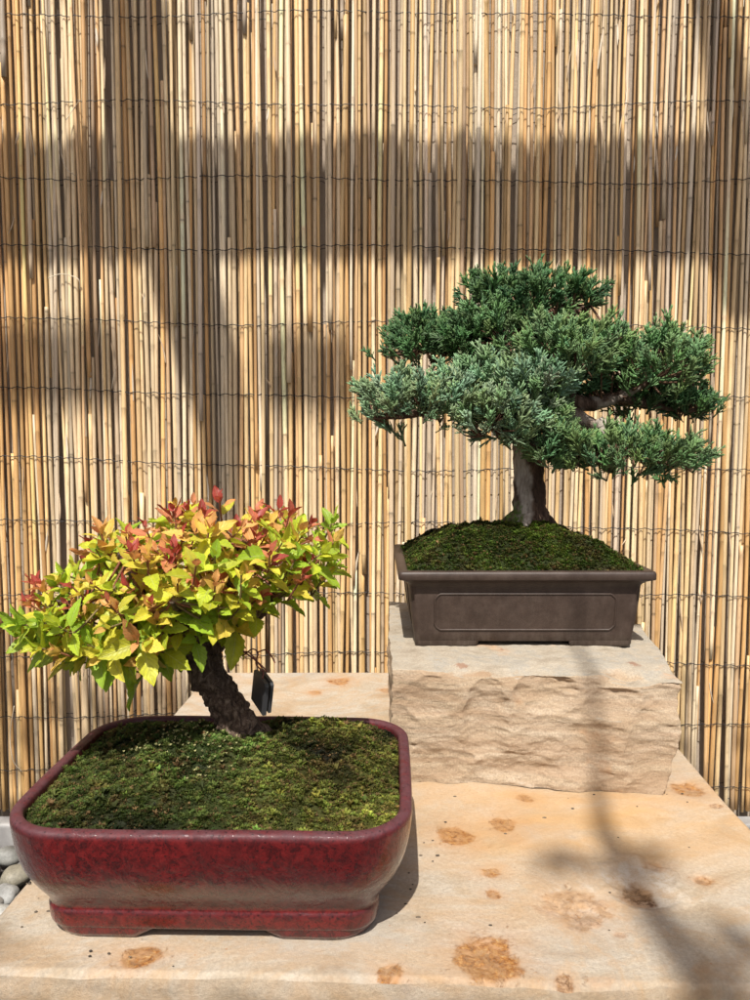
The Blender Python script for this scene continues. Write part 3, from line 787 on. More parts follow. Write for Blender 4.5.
def moss(name, cx, cy, hx, hy, rr, zf, n, size, label, cat, palf, specks=0, rot=0):
    def inside(x, y):
        ax, ay = np.abs(x - cx), np.abs(y - cy)
        dx, dy = np.maximum(ax - (hx - rr), 0), np.maximum(ay - (hy - rr), 0)
        return np.hypot(dx, dy) <= rr
    mb = MB(); R_, A_ = 46, 120
    t = np.linspace(0, 1, R_); ang = np.linspace(0, 2 * PI, A_, endpoint=False)
    lim = []
    for a in ang:
        lo, hi = 0, hx + hy
        for _ in range(24):
            mid = (lo + hi) / 2
            if inside(cx + math.cos(a) * mid, cy + math.sin(a) * mid): lo = mid
            else: hi = mid
        lim.append(lo)
    lim = np.array(lim)
    X = cx + (t[:, None] * lim * np.cos(ang)).ravel(); Y = cy + (t[:, None] * lim * np.sin(ang)).ravel()
    Z = zf(X, Y, np.repeat(t, A_)); V = np.stack([X, Y, Z], 1)
    i = np.arange(R_ - 1)[:, None] * A_; j = np.arange(A_)[None]; j2 = (j + 1) % A_
    mb.add(V, np.stack([i + j, i + A_ + j, i + A_ + j2, i + j2], -1).reshape(-1, 4), palf(V) * .45)
    # tufts
    x = rng.uniform(cx - hx, cx + hx, n * 2); y = rng.uniform(cy - hy, cy + hy, n * 2); k = inside(x, y); x, y = x[k][:n], y[k][:n]
    a = np.arctan2(y - cy, x - cx) % (2 * PI); rl = np.interp(a, np.append(ang, 2 * PI), np.append(lim, lim[0])); tt = np.hypot(x - cx, y - cy) / rl
    z = zf(x, y, tt); p = np.stack([x, y, z - .0008], 1)
    lum = fnoise(p, 95, 3, 21.0)
    c = palf(p) * rng.uniform(.5, 1.5, (len(p), 1)) * (1 + 1.1 * np.clip(lum, -.7, .9))[:, None] * (1 + rng.normal(0, .10, (len(p), 3))); p[:, 2] += .0035 * lum
    br_ = rng.random(len(p)) < .10; c[br_] = np.array([.14, .085, .035]) * rng.uniform(.6, 1.3, (br_.sum(), 1))
    s = size * rng.uniform(.6, 1.35, len(p))
    m2 = MB() if False else mb
    scatter(m2, BL, p, rotm(len(p)), s, np.clip(c, .003, .6))
    tall = rng.integers(0, len(p), 260)        # longer sprigs standing out of the cushion
    scatter(mb, BL, p[tall] + np.array([0, 0, .002]), rotm(len(tall)), rng.uniform(.004, .0085, len(tall)), np.clip(c[tall] * 1.25, .003, .6))
    for q in range(specks):       # tiny pale sprout heads
        xx, yy = rng.normal(specks_at[0], .035), rng.normal(specks_at[1], .030)
        if not inside(xx, yy): continue
        a = math.atan2(yy - cy, xx - cx) % (2 * PI); rl = np.interp(a, np.append(ang, 2 * PI), np.append(lim, lim[0]))
        zz = zf(np.array([xx]), np.array([yy]), np.array([math.hypot(xx - cx, yy - cy) / rl]))[0]
        V_, F_ = BL[q % 6]
        mb.add(V_ * .0026 + np.array([xx, yy, zz + .003]), F_, np.array([.55, .52, .25]) * random.uniform(.6, 1.1))
    o = mb.build(name, M_MOSS, smooth=False, loc=(cx, cy, SZ)); o.rotation_euler.z = rot
    tag(o, label, cat, kind='stuff')
    return inside

def red_z(x, y, t):
    e = np.clip(1 - t ** 5, 0, 1)
    P = np.stack([x, y, np.zeros_like(x)], 1)
    n_ = fnoise(P, 16, 3, 2.0); n2 = fnoise(P, 70, 3, 9.0)
    h = .023 * np.clip(1 - t ** 2.6, 0, 1) + .014 * np.exp(-((x - RX + .045) / .06) ** 2 - ((y - RY - .01) / .05) ** 2) + .010 * np.exp(-((x - RX - .09) / .06) ** 2 - ((y - RY - .05) / .06) ** 2)
    return SZ + .1065 + h + e * (.011 * n_ + .0045 * n2)
def red_pal(p):
    g = fnoise(p, 13, 3, 3.0); b = fnoise(p, 45, 3, 11.0)
    c = np.tile(np.array([.040, .053, .011]), (len(p), 1))
    L_ = np.clip((p[:, 0] - RX - .01) / .1, 0, 1)[:, None]  # left side kept darker: shade under the crown put into the colour
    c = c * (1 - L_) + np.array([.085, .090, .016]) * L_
    c = c * (1 + 1.3 * np.clip(g, -.7, 1))[:, None]; bb = np.clip(b - .15, 0, 1)[:, None]
    c = c * (1 - bb) + np.array([.10, .065, .022]) * bb
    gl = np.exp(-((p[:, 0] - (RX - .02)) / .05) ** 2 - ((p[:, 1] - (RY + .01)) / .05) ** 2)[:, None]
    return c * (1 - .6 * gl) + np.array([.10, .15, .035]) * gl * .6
specks_at = (RX - .035, RY + .005)
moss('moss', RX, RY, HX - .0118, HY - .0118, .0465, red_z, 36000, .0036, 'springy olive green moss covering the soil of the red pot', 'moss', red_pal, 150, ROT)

def brn_z(x, y, t):
    P = np.stack([x, y, np.zeros_like(x)], 1); n_ = fnoise(P, 14, 3, 6.0); n2 = fnoise(P, 60, 3, 1.0)
    rr_ = np.hypot((x - BX - .0) / .16, (y - BY) / .12)
    return BT + .111 + .054 * np.clip(1 - t ** 2.1, 0, 1) ** .95 + .004 * np.clip(1 - t ** 3, 0, 1) + np.clip(1 - t ** 5, 0, 1) * (.010 * n_ + .004 * n2)
def brn_pal(p):
    g = fnoise(p, 15, 3, 8.0); b = fnoise(p, 30, 3, 2.0)
    c = np.tile(np.array([.045, .068, .010]), (len(p), 1)) * (1 + .9 * np.clip(g, -1, 1))[:, None]
    bb = np.clip(b * 1.4, 0, 1)[:, None]; c = c * (1 - bb) + np.array([.060, .045, .016]) * bb
    k = G(545, 552, BT + .13); gl = (np.exp(-((p[:, 0] - k[0]) / .045) ** 2 - ((p[:, 1] - k[1]) / .06) ** 2) * .8)[:, None]
    return c * (1 - gl) + np.array([.085, .125, .014]) * gl
moss('moss', BX, BY, bHX - .0125, bHY - .0125, .008, brn_z, 28000, .0039, 'dark green mound of moss filling the brown pot', 'moss', brn_pal)

mb = MB()
for i in range(120):
    k_ = rng.random()
    if k_ < .5:
        a = rng.uniform(0, 2 * PI); rr_ = rng.uniform(1.0, 1.25); xx, yy = RX + math.cos(a) * HX * rr_, RY + math.sin(a) * HY * rr_
    else: xx, yy = rng.uniform(-.25, .45), rng.uniform(.66, 1.25)
    if abs(xx - RX) < HX - .02 and abs(yy - RY) < HY - .02: continue
    if xx > G(388, 700, SZ)[0] - .01 and yy > b_fl[1] - .015: continue
    if yy < fr[1] + .03: continue
    s_ = rng.uniform(.0005, .0014); g = rng.uniform(.02, .12)
    mb.add(IV2 * np.array([s_ * rng.uniform(1, 2.2), s_, s_ * .7]) + np.array([xx, yy, SZ + .0006]), IF2, (g, g * .75, g * .5))
tag(mb.build('grit', M_PEB), 'crumbs of soil and moss fallen on the slab round the pots', 'grit', kind='stuff')

# ------------------------------------------------------------------ trunks and limbs
def trunk(pts, n, k, amp, sc_, jinf=None, ridge=0, seed=0.0):
    """pts rows x y z r; rough skin by noise"""
    S = spline(pts, n); V, fs, c = tube(S[:, :3], S[:, 3], k, True)
    cen_ = np.repeat(S[:, :3], k, 0); cen_ = np.vstack([cen_, S[0, :3], S[-1, :3]])
    rad = np.append(np.repeat(S[:, 3], k), [0, 0]); d = norm(V - cen_)
    n1 = fnoise(V, sc_, 4, seed); n2 = fnoise(V, sc_ * 3.2, 3, seed + 5)
    ang = np.append(np.tile(np.linspace(0, 2 * PI, k, endpoint=False), n), [0, 0])
    rg = ridge * np.sin(ang * 5 + 2.0 * np.repeat(np.append(np.linspace(0, 2, n), 0), k)[:len(V)] if False else ang * 5 + 1.3)
    V = V + d * (rad * (amp * n1 + amp * .5 * n2 + rg))[:, None]
    c = jinf(V) if jinf is not None else np.zeros((len(V), 3))
    return V, fs, c

spi = thing('spirea_bonsai', (-.135, .815, SZ + .10), 'leaning small tree with lime, yellow and coral leaves planted in the red pot', 'bonsai tree')
TY = .815
def S_(u, v, r, y=TY): p = D(u, v, y); return (p[0], p[1], p[2], r)
mb = MB()
main_pts = [(a, b_, c_, d * .84) for a, b_, c_, d in [S_(245, 760, .036), S_(243, 742, .033), S_(238, 728, .0255), S_(229, 708, .0225), S_(217, 688, .0215), S_(207, 670, .0225), S_(203, 652, .022), S_(200, 636, .019, TY - .002), S_(195, 618, .012, TY - .004), S_(185, 596, .007, TY)]]
mb.add(*trunk(main_pts, 110, 60, .30, 62, None, .03, 1.0))
for a in (0, 2.3, 4.1):      # surface roots
    an = a * 1.05 + .3; p0 = np.array(S_(243, 738, 0)[:3]); d = np.array([math.cos(an), math.sin(an) * .8, 0])
    mb.add(*trunk([(*(p0 + d * .008 + [0, 0, .01]), .013), (*(p0 + d * .026 + [0, 0, -.002]), .010), (*(p0 + d * .044 + [0, 0, -.014]), .005)], 14, 14, .15, 60, None, 0, a * 2.0))
mb.build('trunk', M_BARK1, spi)
limb_specs = [
    [S_(203, 655, .015), S_(175, 640, .012, TY - .01), S_(140, 622, .009, TY - .02), S_(95, 608, .006, TY - .02), S_(50, 602, .003, TY - .015)],
    [S_(203, 650, .015), S_(232, 628, .012, TY + .005), S_(262, 606, .010, TY + .01), S_(285, 582, .007, TY + .01), S_(315, 560, .004, TY)],
    [S_(198, 640, .012), S_(215, 605, .009, TY - .02), S_(230, 572, .006, TY - .03), S_(240, 540, .003, TY - .03)],
    [S_(198, 640, .010), S_(165, 605, .008, TY - .035), S_(135, 575, .005, TY - .06), S_(120, 552, .003, TY - .07)],
    [S_(200, 645, .010), S_(190, 628, .008, TY - .04), S_(180, 612, .005, TY - .085), S_(172, 600, .003, TY - .11)],
    [S_(200, 645, .010), S_(215, 620, .008, TY + .04), S_(225, 590, .005, TY + .08), S_(235, 560, .003, TY + .10)],
    [S_(190, 630, .009), S_(150, 600, .007, TY + .04), S_(110, 580, .004, TY + .07), S_(80, 575, .003, TY + .08)]]
limb_nodes = []
for q, lp in enumerate(limb_specs):
    m1 = MB(); m1.add(*trunk(lp, 30, 16, .14, 90, None, 0, q * 3.1)); m1.build('branch', M_BARK1, spi)
    limb_nodes.append(spline(lp, 14)[3:, :3])
limb_nodes = np.concatenate(limb_nodes)

# crown outline in photo terms gives its real extent at TY; depth follows a dome
outline = [(36, 604), (42, 588), (60, 562), (92, 548), (104, 528), (150, 514), (203, 500), (232, 502), (262, 510), (300, 510), (326, 524), (340, 556), (336, 572), (300, 580), (282, 596), (262, 612), (240, 628), (205, 634), (180, 648), (168, 664), (140, 662), (110, 656), (76, 654), (58, 644), (48, 632), (40, 620)]
OP = np.array([[D(u, v, TY)[0], D(u, v, TY)[2]] for u, v in outline])
def in_poly(x, z, P=OP):
    r_ = False; j = len(P) - 1
    for i in range(len(P)):
        if (P[i, 1] > z) != (P[j, 1] > z) and x < (P[j, 0] - P[i, 0]) * (z - P[i, 1]) / (P[j, 1] - P[i, 1]) + P[i, 0]: r_ = not r_
        j = i
    return r_
def edge_d(x, z, P=OP):
    A, B = P, np.roll(P, -1, 0); p = np.array([x, z]); ab = B - A; t = np.clip(((p - A) * ab).sum(1) / (ab ** 2).sum(1), 0, 1)
    return np.min(np.linalg.norm(A + ab * t[:, None] - p, axis=1))
def leaf_protos():
    out = []
    for q in range(14):
        R_ = 13; t = np.linspace(0, 1, R_); wd = .245 * np.sin(PI * t ** .80) ** .80 * (1 - .20 * t); wd[0] = .02; wd[-1] = 0.0
        ser = 1 + .17 * (np.arange(R_) % 2) * (t > .2); wd = wd * ser
        bend = random.uniform(-1.0, .5); fold = random.uniform(.15, .8); tw = random.uniform(-.4, .4); wav = random.uniform(0, .05)
        V, A_ = [], []
        for i in range(R_):
            for s in (-1, -.5, 0, .5, 1):
                x_ = wd[i] * s; z_ = fold * abs(x_) * .9 + bend * .28 * t[i] ** 2 + wav * math.sin(t[i] * 12 + s * 3) * abs(s)
                a = tw * t[i]; V.append((x_ * math.cos(a) - z_ * math.sin(a) * .3, .12 + t[i] * .95, z_ + x_ * math.sin(a))); A_.append((s, t[i]))
        V, A_ = np.array(V), np.array(A_)
        i = np.arange(R_ - 1)[:, None] * 5; j = np.arange(4)[None]
        Q = np.stack([i + j, i + j + 1, i + j + 6, i + j + 5], -1).reshape(-1, 4)
        # petiole
        PV = np.array([(-.012, 0, -.01), (.012, 0, -.01), (.012, .13, 0), (-.012, .13, 0)]); PQ = np.array([[0, 1, 2, 3]]) + len(V)
        V = np.vstack([V, PV]); A_ = np.vstack([A_, np.full((4, 2), 0.)])
        out.append((V, [Q, PQ], np.ones((len(V), 3)), A_))
    return out
LP = leaf_protos()
def frame(d, up):                    # local +Y = d, +Z near up
    d = norm(d); x = norm(np.cross(d, up)); z = np.cross(x, d); return np.stack([x, d, z], -1)
G_, YG, YL, OR_, CO, RD = (.31, .47, .03), (.53, .58, .035), (.76, .62, .07), (.76, .42, .12), (.66, .24, .11), (.42, .06, .045)
pos, Rm, scl, cols = [], [], [], []
stems = MB()
ctr_c = np.array([D(185, 600, TY)[0], TY, D(185, 618, TY)[2]])
rs = random.Random(21)
shoots = []
tries = 0
while len(shoots) < 250 and tries < 60000:
    tries += 1
    x = rs.uniform(OP[:, 0].min(), OP[:, 0].max()); z = rs.uniform(OP[:, 1].min(), OP[:, 1].max())
    if not in_poly(x, z): continue
    ed_ = edge_d(x, z); dp = .115 * math.sqrt(1 - (1 - min(1, ed_ / .065)) ** 2) + .008
    # keep the shell: bias to the surface in depth, both sides
    s = rs.choice([-1, -1, 1]); y = TY + s * dp * (rs.uniform(.55, 1.0) if rs.random() < .8 else rs.uniform(0, .55))
    p = np.array([x, y, z])
    if any(np.linalg.norm((p - q) * [1, .8, 1]) < .0155 for q in shoots): continue
    shoots.append(p)
ztop, zbot = OP[:, 1].max(), OP[:, 1].min()
for p in shoots:
    o = norm((p - ctr_c) * np.array([.9, 1.0, 1.2])); d = norm(o + np.array([0, -.12, .55]) + np.array([rs.gauss(0, .25) for _ in range(3)]))
    nb = limb_nodes[np.argmin(np.linalg.norm(limb_nodes - p, axis=1))]
    stem_len = rs.uniform(.020, .036); p = p + d * (rs.uniform(0, .012) if rs.random() < .3 else 0); base = p - d * stem_len
    path = spline([nb, (nb + base) / 2 + np.array([0, 0, -.004]), base, p], 10)
    hgt = (p[2] - zbot) / (ztop - zbot)
    red_ = np.clip(-.02 + .74 * hgt + rs.gauss(0, .36) - .30 * max(0, (p[0] - .0 - D(270, 500, TY)[0]) / .05), 0, 1)
    if p[1] > TY: red_ *= .8
    stems.add(*tube(path, np.linspace(.0014, .0009, 10), 5, False, (.20, .075, .04) if red_ > .4 else (.17, .12, .05)))
    nl = rs.randint(6, 9); a0 = rs.uniform(0, 6)
    side = norm(np.cross(d, [0.3, .2, 1])); s2 = np.cross(d, side)
    big = rs.uniform(.85, 1.2)
    for q in range(nl):
        tq = q / (nl - 1)                                     # 0 low leaf, 1 tip leaf
        a = a0 + q * 2.4; rad = math.cos(a) * side + math.sin(a) * s2
        open_ = (1.35 - 1.0 * tq ** 1.2) + rs.gauss(0, .15)
        ld = norm(rad * math.sin(open_) + d * math.cos(open_) + np.array([0, 0, .05]))
        up = norm(d * math.sin(open_) - rad * math.cos(open_) + .25 * np.array([0, -.25, 1]) + .2 * np.array([rs.gauss(0, 1) for _ in range(3)]))
        s = (.0315 * (1 - .52 * tq) * rs.uniform(.62, 1.28)) * big
        if red_ > .6: s *= .82
        pos.append(base + d * stem_len * (.15 + .85 * tq)); Rm.append(frame(ld, up)); scl.append(s)
        k_ = np.clip(red_ * (.35 + .9 * tq) + rs.gauss(0, .13), 0, 1)
        stops = [0, .2, .36, .52, .70, .92]; pal = np.array([G_, YG, YL, OR_, CO, RD])
        c = np.array([np.interp(k_, stops, pal[:, i]) for i in range(3)])
        cols.append(c * rs.uniform(.82, 1.15))
pos, Rm, scl, cols = np.array(pos), np.array(Rm), np.array(scl), np.array(cols)
mb = MB(); scatter(mb, LP, pos, Rm, scl, cols)
mb.build('leaves', M_LEAF, spi)
stems.build('twigs', M_TWIG, spi)

# ------------------------------------------------------------------ plant label hung from the tree
lab_c = D(261, 690, .795); M_TAG.node_tree.nodes['Principled BSDF'].inputs['Roughness'].default_value = .38
lab = thing('plant_tag', D(264, 716, .795), 'black plastic tag on a red brown wire hanging beside the leaning trunk', 'tag')
mb = MB()
ax = norm(np.array(D(267, 690, .762)) - np.array(D(251, 668, .805)))       # along the width
upx = norm(np.array(D(250, 666, .80)) - np.array(D(249, 698, .80))); nrm = norm(np.cross(ax, upx)); upx = np.cross(nrm, ax)
W_, H_, T_ = .0185, .0175, .0020
oc = D(260, 692, .795)
def plate(mb, o, w, h, t):
    V = []
    for s in (-1, 1):
        for (a, b) in ((-w, -h), (w, -h), (w, h * .86), (w * .80, h), (-w * .92, h), (-w, h * .9)):
            V.append(o + ax * a + upx * b + nrm * s * t)
    V = np.array(V); k = 6; j = np.arange(k)
    Q = np.stack([j, (j + 1) % k, k + (j + 1) % k, k + j], -1)
    V = np.vstack([V, V[:6].mean(0), V[6:].mean(0)])
    mb.add(V, [Q, np.stack([(j + 1) % k, j, np.full(k, 12)], -1), np.stack([k + j, k + (j + 1) % k, np.full(k, 13)], -1)])
plate(mb, oc, W_, H_, T_); mb.build('plate', M_TAG, lab, smooth=False)
mb = MB(); plate(mb, oc - nrm * .0058 + upx * .0015, W_ * .97, H_ * .97, .0016); mb.build('plate', M_TAG, lab, smooth=False)
tip = oc + upx * H_ * .92 + ax * W_ * .2
m1 = MB()
for pts in ([(231, 634), (229, 644), (236, 652), (248, 652), (256, 660), (262, 668)], [(231, 636), (236, 646), (250, 656), (262, 666), (267, 672)],
            [(233, 650), (243, 655), (252, 649), (258, 653), (256, 664), (264, 672)], [(258, 652), (266, 650), (272, 657), (275, 663)], [(228, 648), (234, 642), (246, 648)]):
    m1.add(*tube(spline([D(u, v, .792 + .004 * math.sin(i * 2.0 + u)) for i, (u, v) in enumerate(pts)], 26), .0008, 6))
m1.add(*tube(spline([D(264, 670, .792), tip + upx * .003, tip, tip - upx * .004], 10), .0008, 6))
m1.build('wire', M_CORD, lab)

# ------------------------------------------------------------------ juniper
jun = thing('juniper_bonsai', (BX, BY, BT + .14), 'dense blue green juniper with layered pads of foliage in the brown pot', 'bonsai tree')
JY = BY
def J(u, v, r=0, y=0): p = D(u, v, JY + y); return (p[0], p[1], p[2], r)
def jin_mask(V):
    # bare pale wood strip up the front, bark on the flanks, moss at the foot
    x0 = np.interp(V[:, 2], [J(0, 525)[2], J(0, 480)[2], J(0, 430)[2]], [J(532, 0)[0], J(527, 0)[0], J(518, 0)[0]])
    e = fnoise(V, 60, 3, 2.0) * .008
    s = np.clip((.013 - np.abs(V[:, 0] - x0 + e)) / .006, 0, 1) * (V[:, 1] < JY)
    zf_ = np.interp(V[:, 2], [J(0, 460)[2], J(0, 400)[2]], [.9, .35])
    g = np.clip((J(0, 497)[2] - V[:, 2]) / .02, 0, 1) * (V[:, 0] < J(527, 0)[0])
    return np.stack([s * zf_, g, np.zeros(len(V))], 1)
mb = MB()
mb.add(*trunk([J(532, 545, .029), J(531, 525, .0275), J(530, 508, .025), J(529, 490, .0235), J(528, 468, .023), J(527, 448, .0235), J(526, 428, .023), J(521, 408, .022), J(512, 390, .019), J(502, 372, .016), J(500, 352, .013), J(508, 332, .009), J(520, 312, .006)],
              100, 54, .15, 34, jin_mask, .06, 4.0))
for a in (.3, 3.3, 4.6):
    an = a * .9 + .2; p0 = np.array(J(530, 521)[:3]); d = np.array([math.cos(an), math.sin(an) * .8, 0])
    mb.add(*trunk([(*(p0 + d * .012 + [0, 0, .012]), .014), (*(p0 + d * .034), .010), (*(p0 + d * .055 + [0, 0, -.016]), .005)], 12, 12, .15, 50, jin_mask, 0, a * 2.3))
mb.build('trunk', M_BARK2, jun)
jl = [
    [J(520, 405, .016), J(540, 392, .014, -.01), J(566, 400, .013, -.02), J(592, 404, .011, -.01), J(620, 396, .009, 0), J(650, 380, .006, 0)],
    [J(524, 418, .012), J(545, 402, .012, -.015), J(568, 412, .012, -.03), J(590, 424, .011, -.03), J(603, 432, .008, -.03), J(640, 448, .006, -.03), J(690, 455, .003, -.02)],
    [J(512, 395, .014), J(490, 382, .012, -.02), J(462, 392, .009, -.05), J(420, 412, .007, -.05), J(375, 418, .003, -.05)],
    [J(505, 378, .013), J(482, 366, .010, .03), J(450, 352, .008, .06), J(415, 350, .005, .07), J(390, 356, .003, .07)],
    [J(500, 352, .010), J(530, 330, .008, -.01), J(560, 318, .005, .0), J(590, 305, .003, .02)],
    [J(512, 392, .011), J(530, 375, .009, -.04), J(552, 362, .006, -.07), J(575, 350, .003, -.08)],
    [J(516, 402, .010), J(505, 412, .008, -.05), J(492, 425, .006, -.08), J(480, 436, .003, -.09)],
    [J(620, 398, .008), J(655, 405, .006, .03), J(685, 410, .004, .04), J(712, 408, .002, .04)]]
jn = []
for q, lp in enumerate(jl):
    m1 = MB(); cc_ = (lambda V: np.stack([np.clip(fnoise(V, 40, 2, 1.0) * 2.5, 0, .55), np.zeros(len(V)), np.zeros(len(V))], 1)) if q < 2 else None
    m1.add(*trunk(lp, 34, 16, .2, 60, cc_, 0, q * 1.7)); m1.build('branch', M_BARK2, jun)
    jn.append(spline(lp, 16)[2:, :3])
jn = np.concatenate(jn)
# bare pale stubs
for pts in ([J(497, 382, .007, -.05), J(499, 374, .008, -.06), J(503, 366, .004, -.06)], [J(598, 420, .008, -.035), J(604, 428, .009, -.04), J(600, 436, .004, -.045)]):
    m1 = MB(); m1.add(*trunk(pts, 14, 12, .2, 60, lambda V: np.tile([1., 0, 0], (len(V), 1)), 0, 3.0)); m1.build('deadwood', M_BARK2, jun)

def spray_protos():
    out = []
    for q in range(10):
        mbp = MB(); k = 4
        nf = random.randint(10, 13)
        sp = np.array([[0, 0, 0], [random.gauss(0, .03), random.gauss(0, .03), .5], [random.gauss(0, .06), random.gauss(0, .06), 1.0]])
        S = spline(sp, 6)
        def finger(p0, d, ln, r0):
            n_ = 6; t = np.linspace(0, 1, n_); bend = np.array([0, 0, .22]) * ln
            P = p0 + d * ln * t[:, None] + bend * (t ** 2)[:, None]
            r_ = r0 * (1 - .35 * t) * np.array([.8, 1.15, .85, 1.15, .9, .45])
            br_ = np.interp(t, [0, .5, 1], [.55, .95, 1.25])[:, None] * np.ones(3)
            mbp.add(*tube(P, r_, k, True, br_))
        for f in range(nf):
            t0 = random.uniform(.15, .9); p0 = np.array([np.interp(t0, np.linspace(0, 1, 6), S[:, i]) for i in range(3)])
            a = f * 2.4 + random.uniform(-.4, .4); op = random.uniform(.45, .95) * (1.1 - .4 * t0)
            d = np.array([math.cos(a) * math.sin(op), math.sin(a) * math.sin(op), math.cos(op)])
            ln = random.uniform(.34, .55) * (1.15 - .35 * t0); finger(p0, d, ln, .043)
            for g in range(random.randint(1, 3)):
                tt = random.uniform(.25, .75); p1 = p0 + d * ln * tt + np.array([0, 0, .22 * ln * tt ** 2])
                d2 = norm(d + np.array([random.gauss(0, .6), random.gauss(0, .6), random.gauss(.1, .3)])); finger(p1, d2, ln * random.uniform(.35, .6), .037)
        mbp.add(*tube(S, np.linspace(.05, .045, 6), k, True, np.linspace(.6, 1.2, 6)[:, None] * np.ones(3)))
        V = np.concatenate(mbp.v); C_ = np.concatenate(mbp.c)
        T = np.concatenate(mbp.f[3]); Q = np.concatenate(mbp.f[4])
        out.append((V, [T, Q], C_))
    return out
SPR = spray_protos()
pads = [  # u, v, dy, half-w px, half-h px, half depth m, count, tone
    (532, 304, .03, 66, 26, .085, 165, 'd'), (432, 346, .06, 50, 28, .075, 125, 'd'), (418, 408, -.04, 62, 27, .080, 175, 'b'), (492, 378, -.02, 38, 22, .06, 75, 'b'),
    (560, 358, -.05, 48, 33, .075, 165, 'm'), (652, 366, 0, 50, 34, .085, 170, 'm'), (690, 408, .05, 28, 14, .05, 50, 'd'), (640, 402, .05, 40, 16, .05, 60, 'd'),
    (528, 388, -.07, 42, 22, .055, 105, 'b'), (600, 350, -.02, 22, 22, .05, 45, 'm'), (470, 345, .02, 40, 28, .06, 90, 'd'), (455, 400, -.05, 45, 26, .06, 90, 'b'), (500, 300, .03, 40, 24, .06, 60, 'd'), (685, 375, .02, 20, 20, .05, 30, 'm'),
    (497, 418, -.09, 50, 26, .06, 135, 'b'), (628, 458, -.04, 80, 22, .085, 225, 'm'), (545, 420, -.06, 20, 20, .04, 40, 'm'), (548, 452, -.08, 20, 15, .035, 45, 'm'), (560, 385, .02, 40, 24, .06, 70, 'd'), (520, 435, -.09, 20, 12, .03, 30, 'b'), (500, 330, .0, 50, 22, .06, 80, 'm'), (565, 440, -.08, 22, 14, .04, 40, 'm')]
tone = {'d': (.072, .140, .042), 'm': (.135, .220, .072), 'b': (.215, .295, .135)}  # shade and highlight put into the colour: rear pads dark, front ones bright
tw = MB(); ntw = 0
for (u, v, dy, hw, hh, hd, cnt, tn) in pads:
    c0 = np.array(D(u, v, JY + dy)); sx_ = hw * (JY + dy) / F; sz_ = hh * (JY + dy) / F
    P_, R_, S__, C_ = [], [], [], []
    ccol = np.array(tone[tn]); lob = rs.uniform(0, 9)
    tc_ = 0
    while len(P_) < cnt and tc_ < cnt * 30:
        tc_ += 1
        d = norm(np.array([rs.gauss(0, 1), rs.gauss(0, 1), rs.gauss(.25, .9)]))
        if d[2] < -.35 and rs.random() < .6: continue
        rr_ = rs.uniform(1.0, 1.18) if rs.random() < .10 else rs.uniform(.60, 1.0) if rs.random() < .85 else rs.uniform(.2, .6)
        lb = 1 + .30 * noise.noise(Vector((d[0] * 2.2 + lob, d[1] * 2.2, d[2] * 2.2 + lob)))
        p = c0 + d * np.array([sx_, hd, sz_]) * rr_ * lb
        dirn = norm(d * np.array([.9, .9, .5]) + np.array([0, 0, .75]) + np.array([rs.gauss(0, .22) for _ in range(3)]))
        s = rs.uniform(.021, .042)
        X_ = norm(np.cross(dirn, [rs.gauss(0, 1), rs.gauss(0, 1), rs.gauss(0, 1)])); Y_ = np.cross(dirn, X_)
        P_.append(p - dirn * s * .45); R_.append(np.stack([X_, Y_, dirn], -1)); S__.append(s)
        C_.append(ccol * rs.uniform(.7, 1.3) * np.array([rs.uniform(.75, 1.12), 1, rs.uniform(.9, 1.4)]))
        if rs.random() < .45:
            nb = jn[np.argmin(np.linalg.norm(jn - p, axis=1))]; b0 = P_[-1]
            mid = (nb * .5 + b0 * .5) + np.array([0, 0, -.002])
            tw.add(*tube(spline([nb, mid, b0], 7), np.linspace(.0022, .0011, 7), 5, False, np.array([.12, .065, .04]) * rs.uniform(.6, 1.4)))
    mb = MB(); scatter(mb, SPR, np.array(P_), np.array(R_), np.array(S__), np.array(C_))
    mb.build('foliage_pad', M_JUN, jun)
tw.build('twigs', M_TWIG, jun)

# ------------------------------------------------------------------ overhead things that throw the shade
def SH(u, v, L, y=FY): return np.array(D(u, v, y)) + SUN * L
def SG(u, v, L, z=SZ): return np.array(G(u, v, z)) + SUN * L
perg = thing('pergola', SH(375, 195, 3.4), 'grey timber pergola above the bench whose boards stripe the reed screen with shade', 'pergola')
def board(v0, v1, L, u0=-420, u1=1170):
    m1 = MB(); a = SH(u0, v0, L); b = SH(u1, v0, L); lo = SH(u0, v1, L)
    w_ = abs(lo[2] - a[2]); c = (a + lo) / 2
    # board lies square to the sun's slant: same shadow height, real thickness
    box(m1, (a[0], c[1] - .03, c[2] - w_ / 2 + .03), (b[0], c[1] + .03, c[2] + w_ / 2 - .03)); m1.build('board', M_TIMBER, perg, smooth=False)
board(146, 262, 2.6)
board(330, 408, 5.6, -500, 118)
board(338, 412, 6.0, 262, 352)
tree = thing('overhanging_tree', SH(375, 400, 5.0), 'tree overhead whose limbs and leaves dapple the screen and slab', 'tree')
def limb(pts, radii, L=None):
    m1 = MB(); P = np.hstack([np.array(pts), np.array(radii)[:, None]]); m1.add(*trunk(P, 40, 14, .12, 12, None, 0, random.random() * 9)); m1.build('limb', M_BARK1, tree)
limb([SH(100, -90, 2.9), SH(132, 0, 2.9), SH(146, 150, 2.9), SH(190, 300, 3.0), SH(218, 400, 3.1), SH(228, 560, 3.2)], [.07, .08, .075, .08, .07, .03])
limb([SH(690, -90, 3.0), SH(708, 0, 3.0), SH(728, 120, 3.0), SH(745, 300, 3.2)], [.045, .045, .06, .07])
SB = lambda u, v, L: np.array(D(u, v, b_fl[1])) + SUN * L
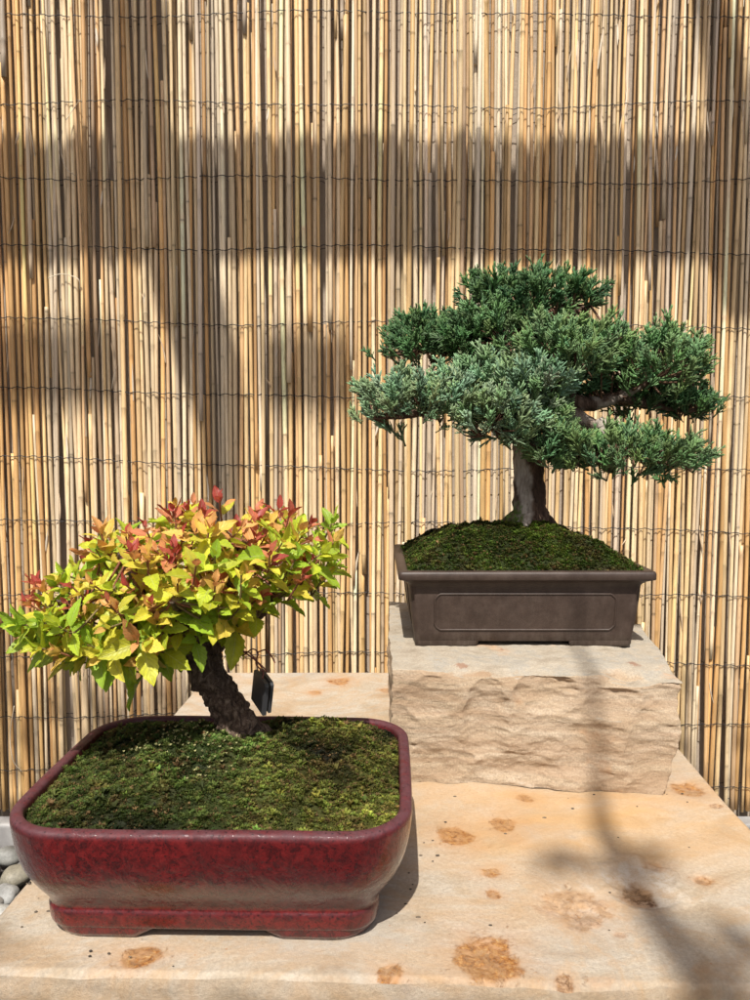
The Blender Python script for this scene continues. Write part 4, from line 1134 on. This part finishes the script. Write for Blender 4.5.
limb([np.array(D(576, 480, 1.09)) + SUN * 3.4, np.array(D(578, 600, 1.09)) + SUN * 3.4, SB(592, 680, 3.4), SB(596, 780, 3.4), SG(606, 835, 3.5), SG(650, 905, 3.5), SG(715, 990, 3.5), SG(790, 1090, 3.5)], [.004, .005, .007, .008, .013, .020, .028, .032])
def clump(c, r, n, s, flat=.6):
    V, Fs = [], []
    base = np.array([[-.5, 0, 0], [0, -.28, .05], [.5, 0, 0], [0, .28, .05]])
    P = rng.normal(0, 1, (n, 3)); P = norm(P) * (rng.random((n, 1)) ** .4) * r * np.array([1, 1, flat]) + np.array(c)
    A = norm(rng.normal(0, 1, (n, 3))); B = norm(np.cross(A, rng.normal(0, 1, (n, 3)))); Cc = np.cross(A, B)
    W = (np.einsum('ni,k->nki', A, base[:, 0]) + np.einsum('ni,k->nki', B, base[:, 1]) + np.einsum('ni,k->nki', Cc, base[:, 2])) * s + P[:, None]
    return W.reshape(-1, 3), (np.arange(n) * 4)[:, None] + np.array([[0, 1, 2, 3]])
mb = MB()
for (c, r, n, fl) in ((SH(30, 750, 4.4), .26, 230, .35), (SH(150, 770, 4.4), .2, 120, .35), (SH(-250, 700, 4.4), .5, 500, .6), (SH(690, 770, 4.2), .2, 70, .3),
                  (SG(640, 866, 4.6), .040, 15, .5), (SG(575, 862, 4.6), .035, 5, .6), (SG(745, 965, 4.6), .08, 16, .6), (SG(-60, 950, 4.8), .08, 24, .6), (SH(800, 120, 3.6), .13, 110, .5), (SH(640, 985, 4.0), .2, 50, .3)):
    mb.add(*clump(c, r, n, .06, fl), (.05, .09, .02))
mb.build('crown', M_MOSS, tree, smooth=False)
# thick stem that carries it, well to the side of the view
limb([(-3.6, -2.6, GZ - .02), (-3.5, -2.5, 1.6), (-3.3, -2.0, 3.2), tuple(np.array([-1.9, 2, 2.0]) + SUN * 3.2), tuple(np.array([-1.25, 2, 2.75]) + SUN * 3.1), tuple(SH(95, -95, 2.92))], [.22, .18, .16, .13, .11, .09])
# pergola posts
for sx in (-2.6, 2.9):
    p = SH(375, 204, 2.6); m1 = MB(); box(m1, (sx - .06, p[1] - .06, GZ - .02), (sx + .06, p[1] + .06, p[2] + .2)); m1.build('post', M_TIMBER, perg, smooth=False)
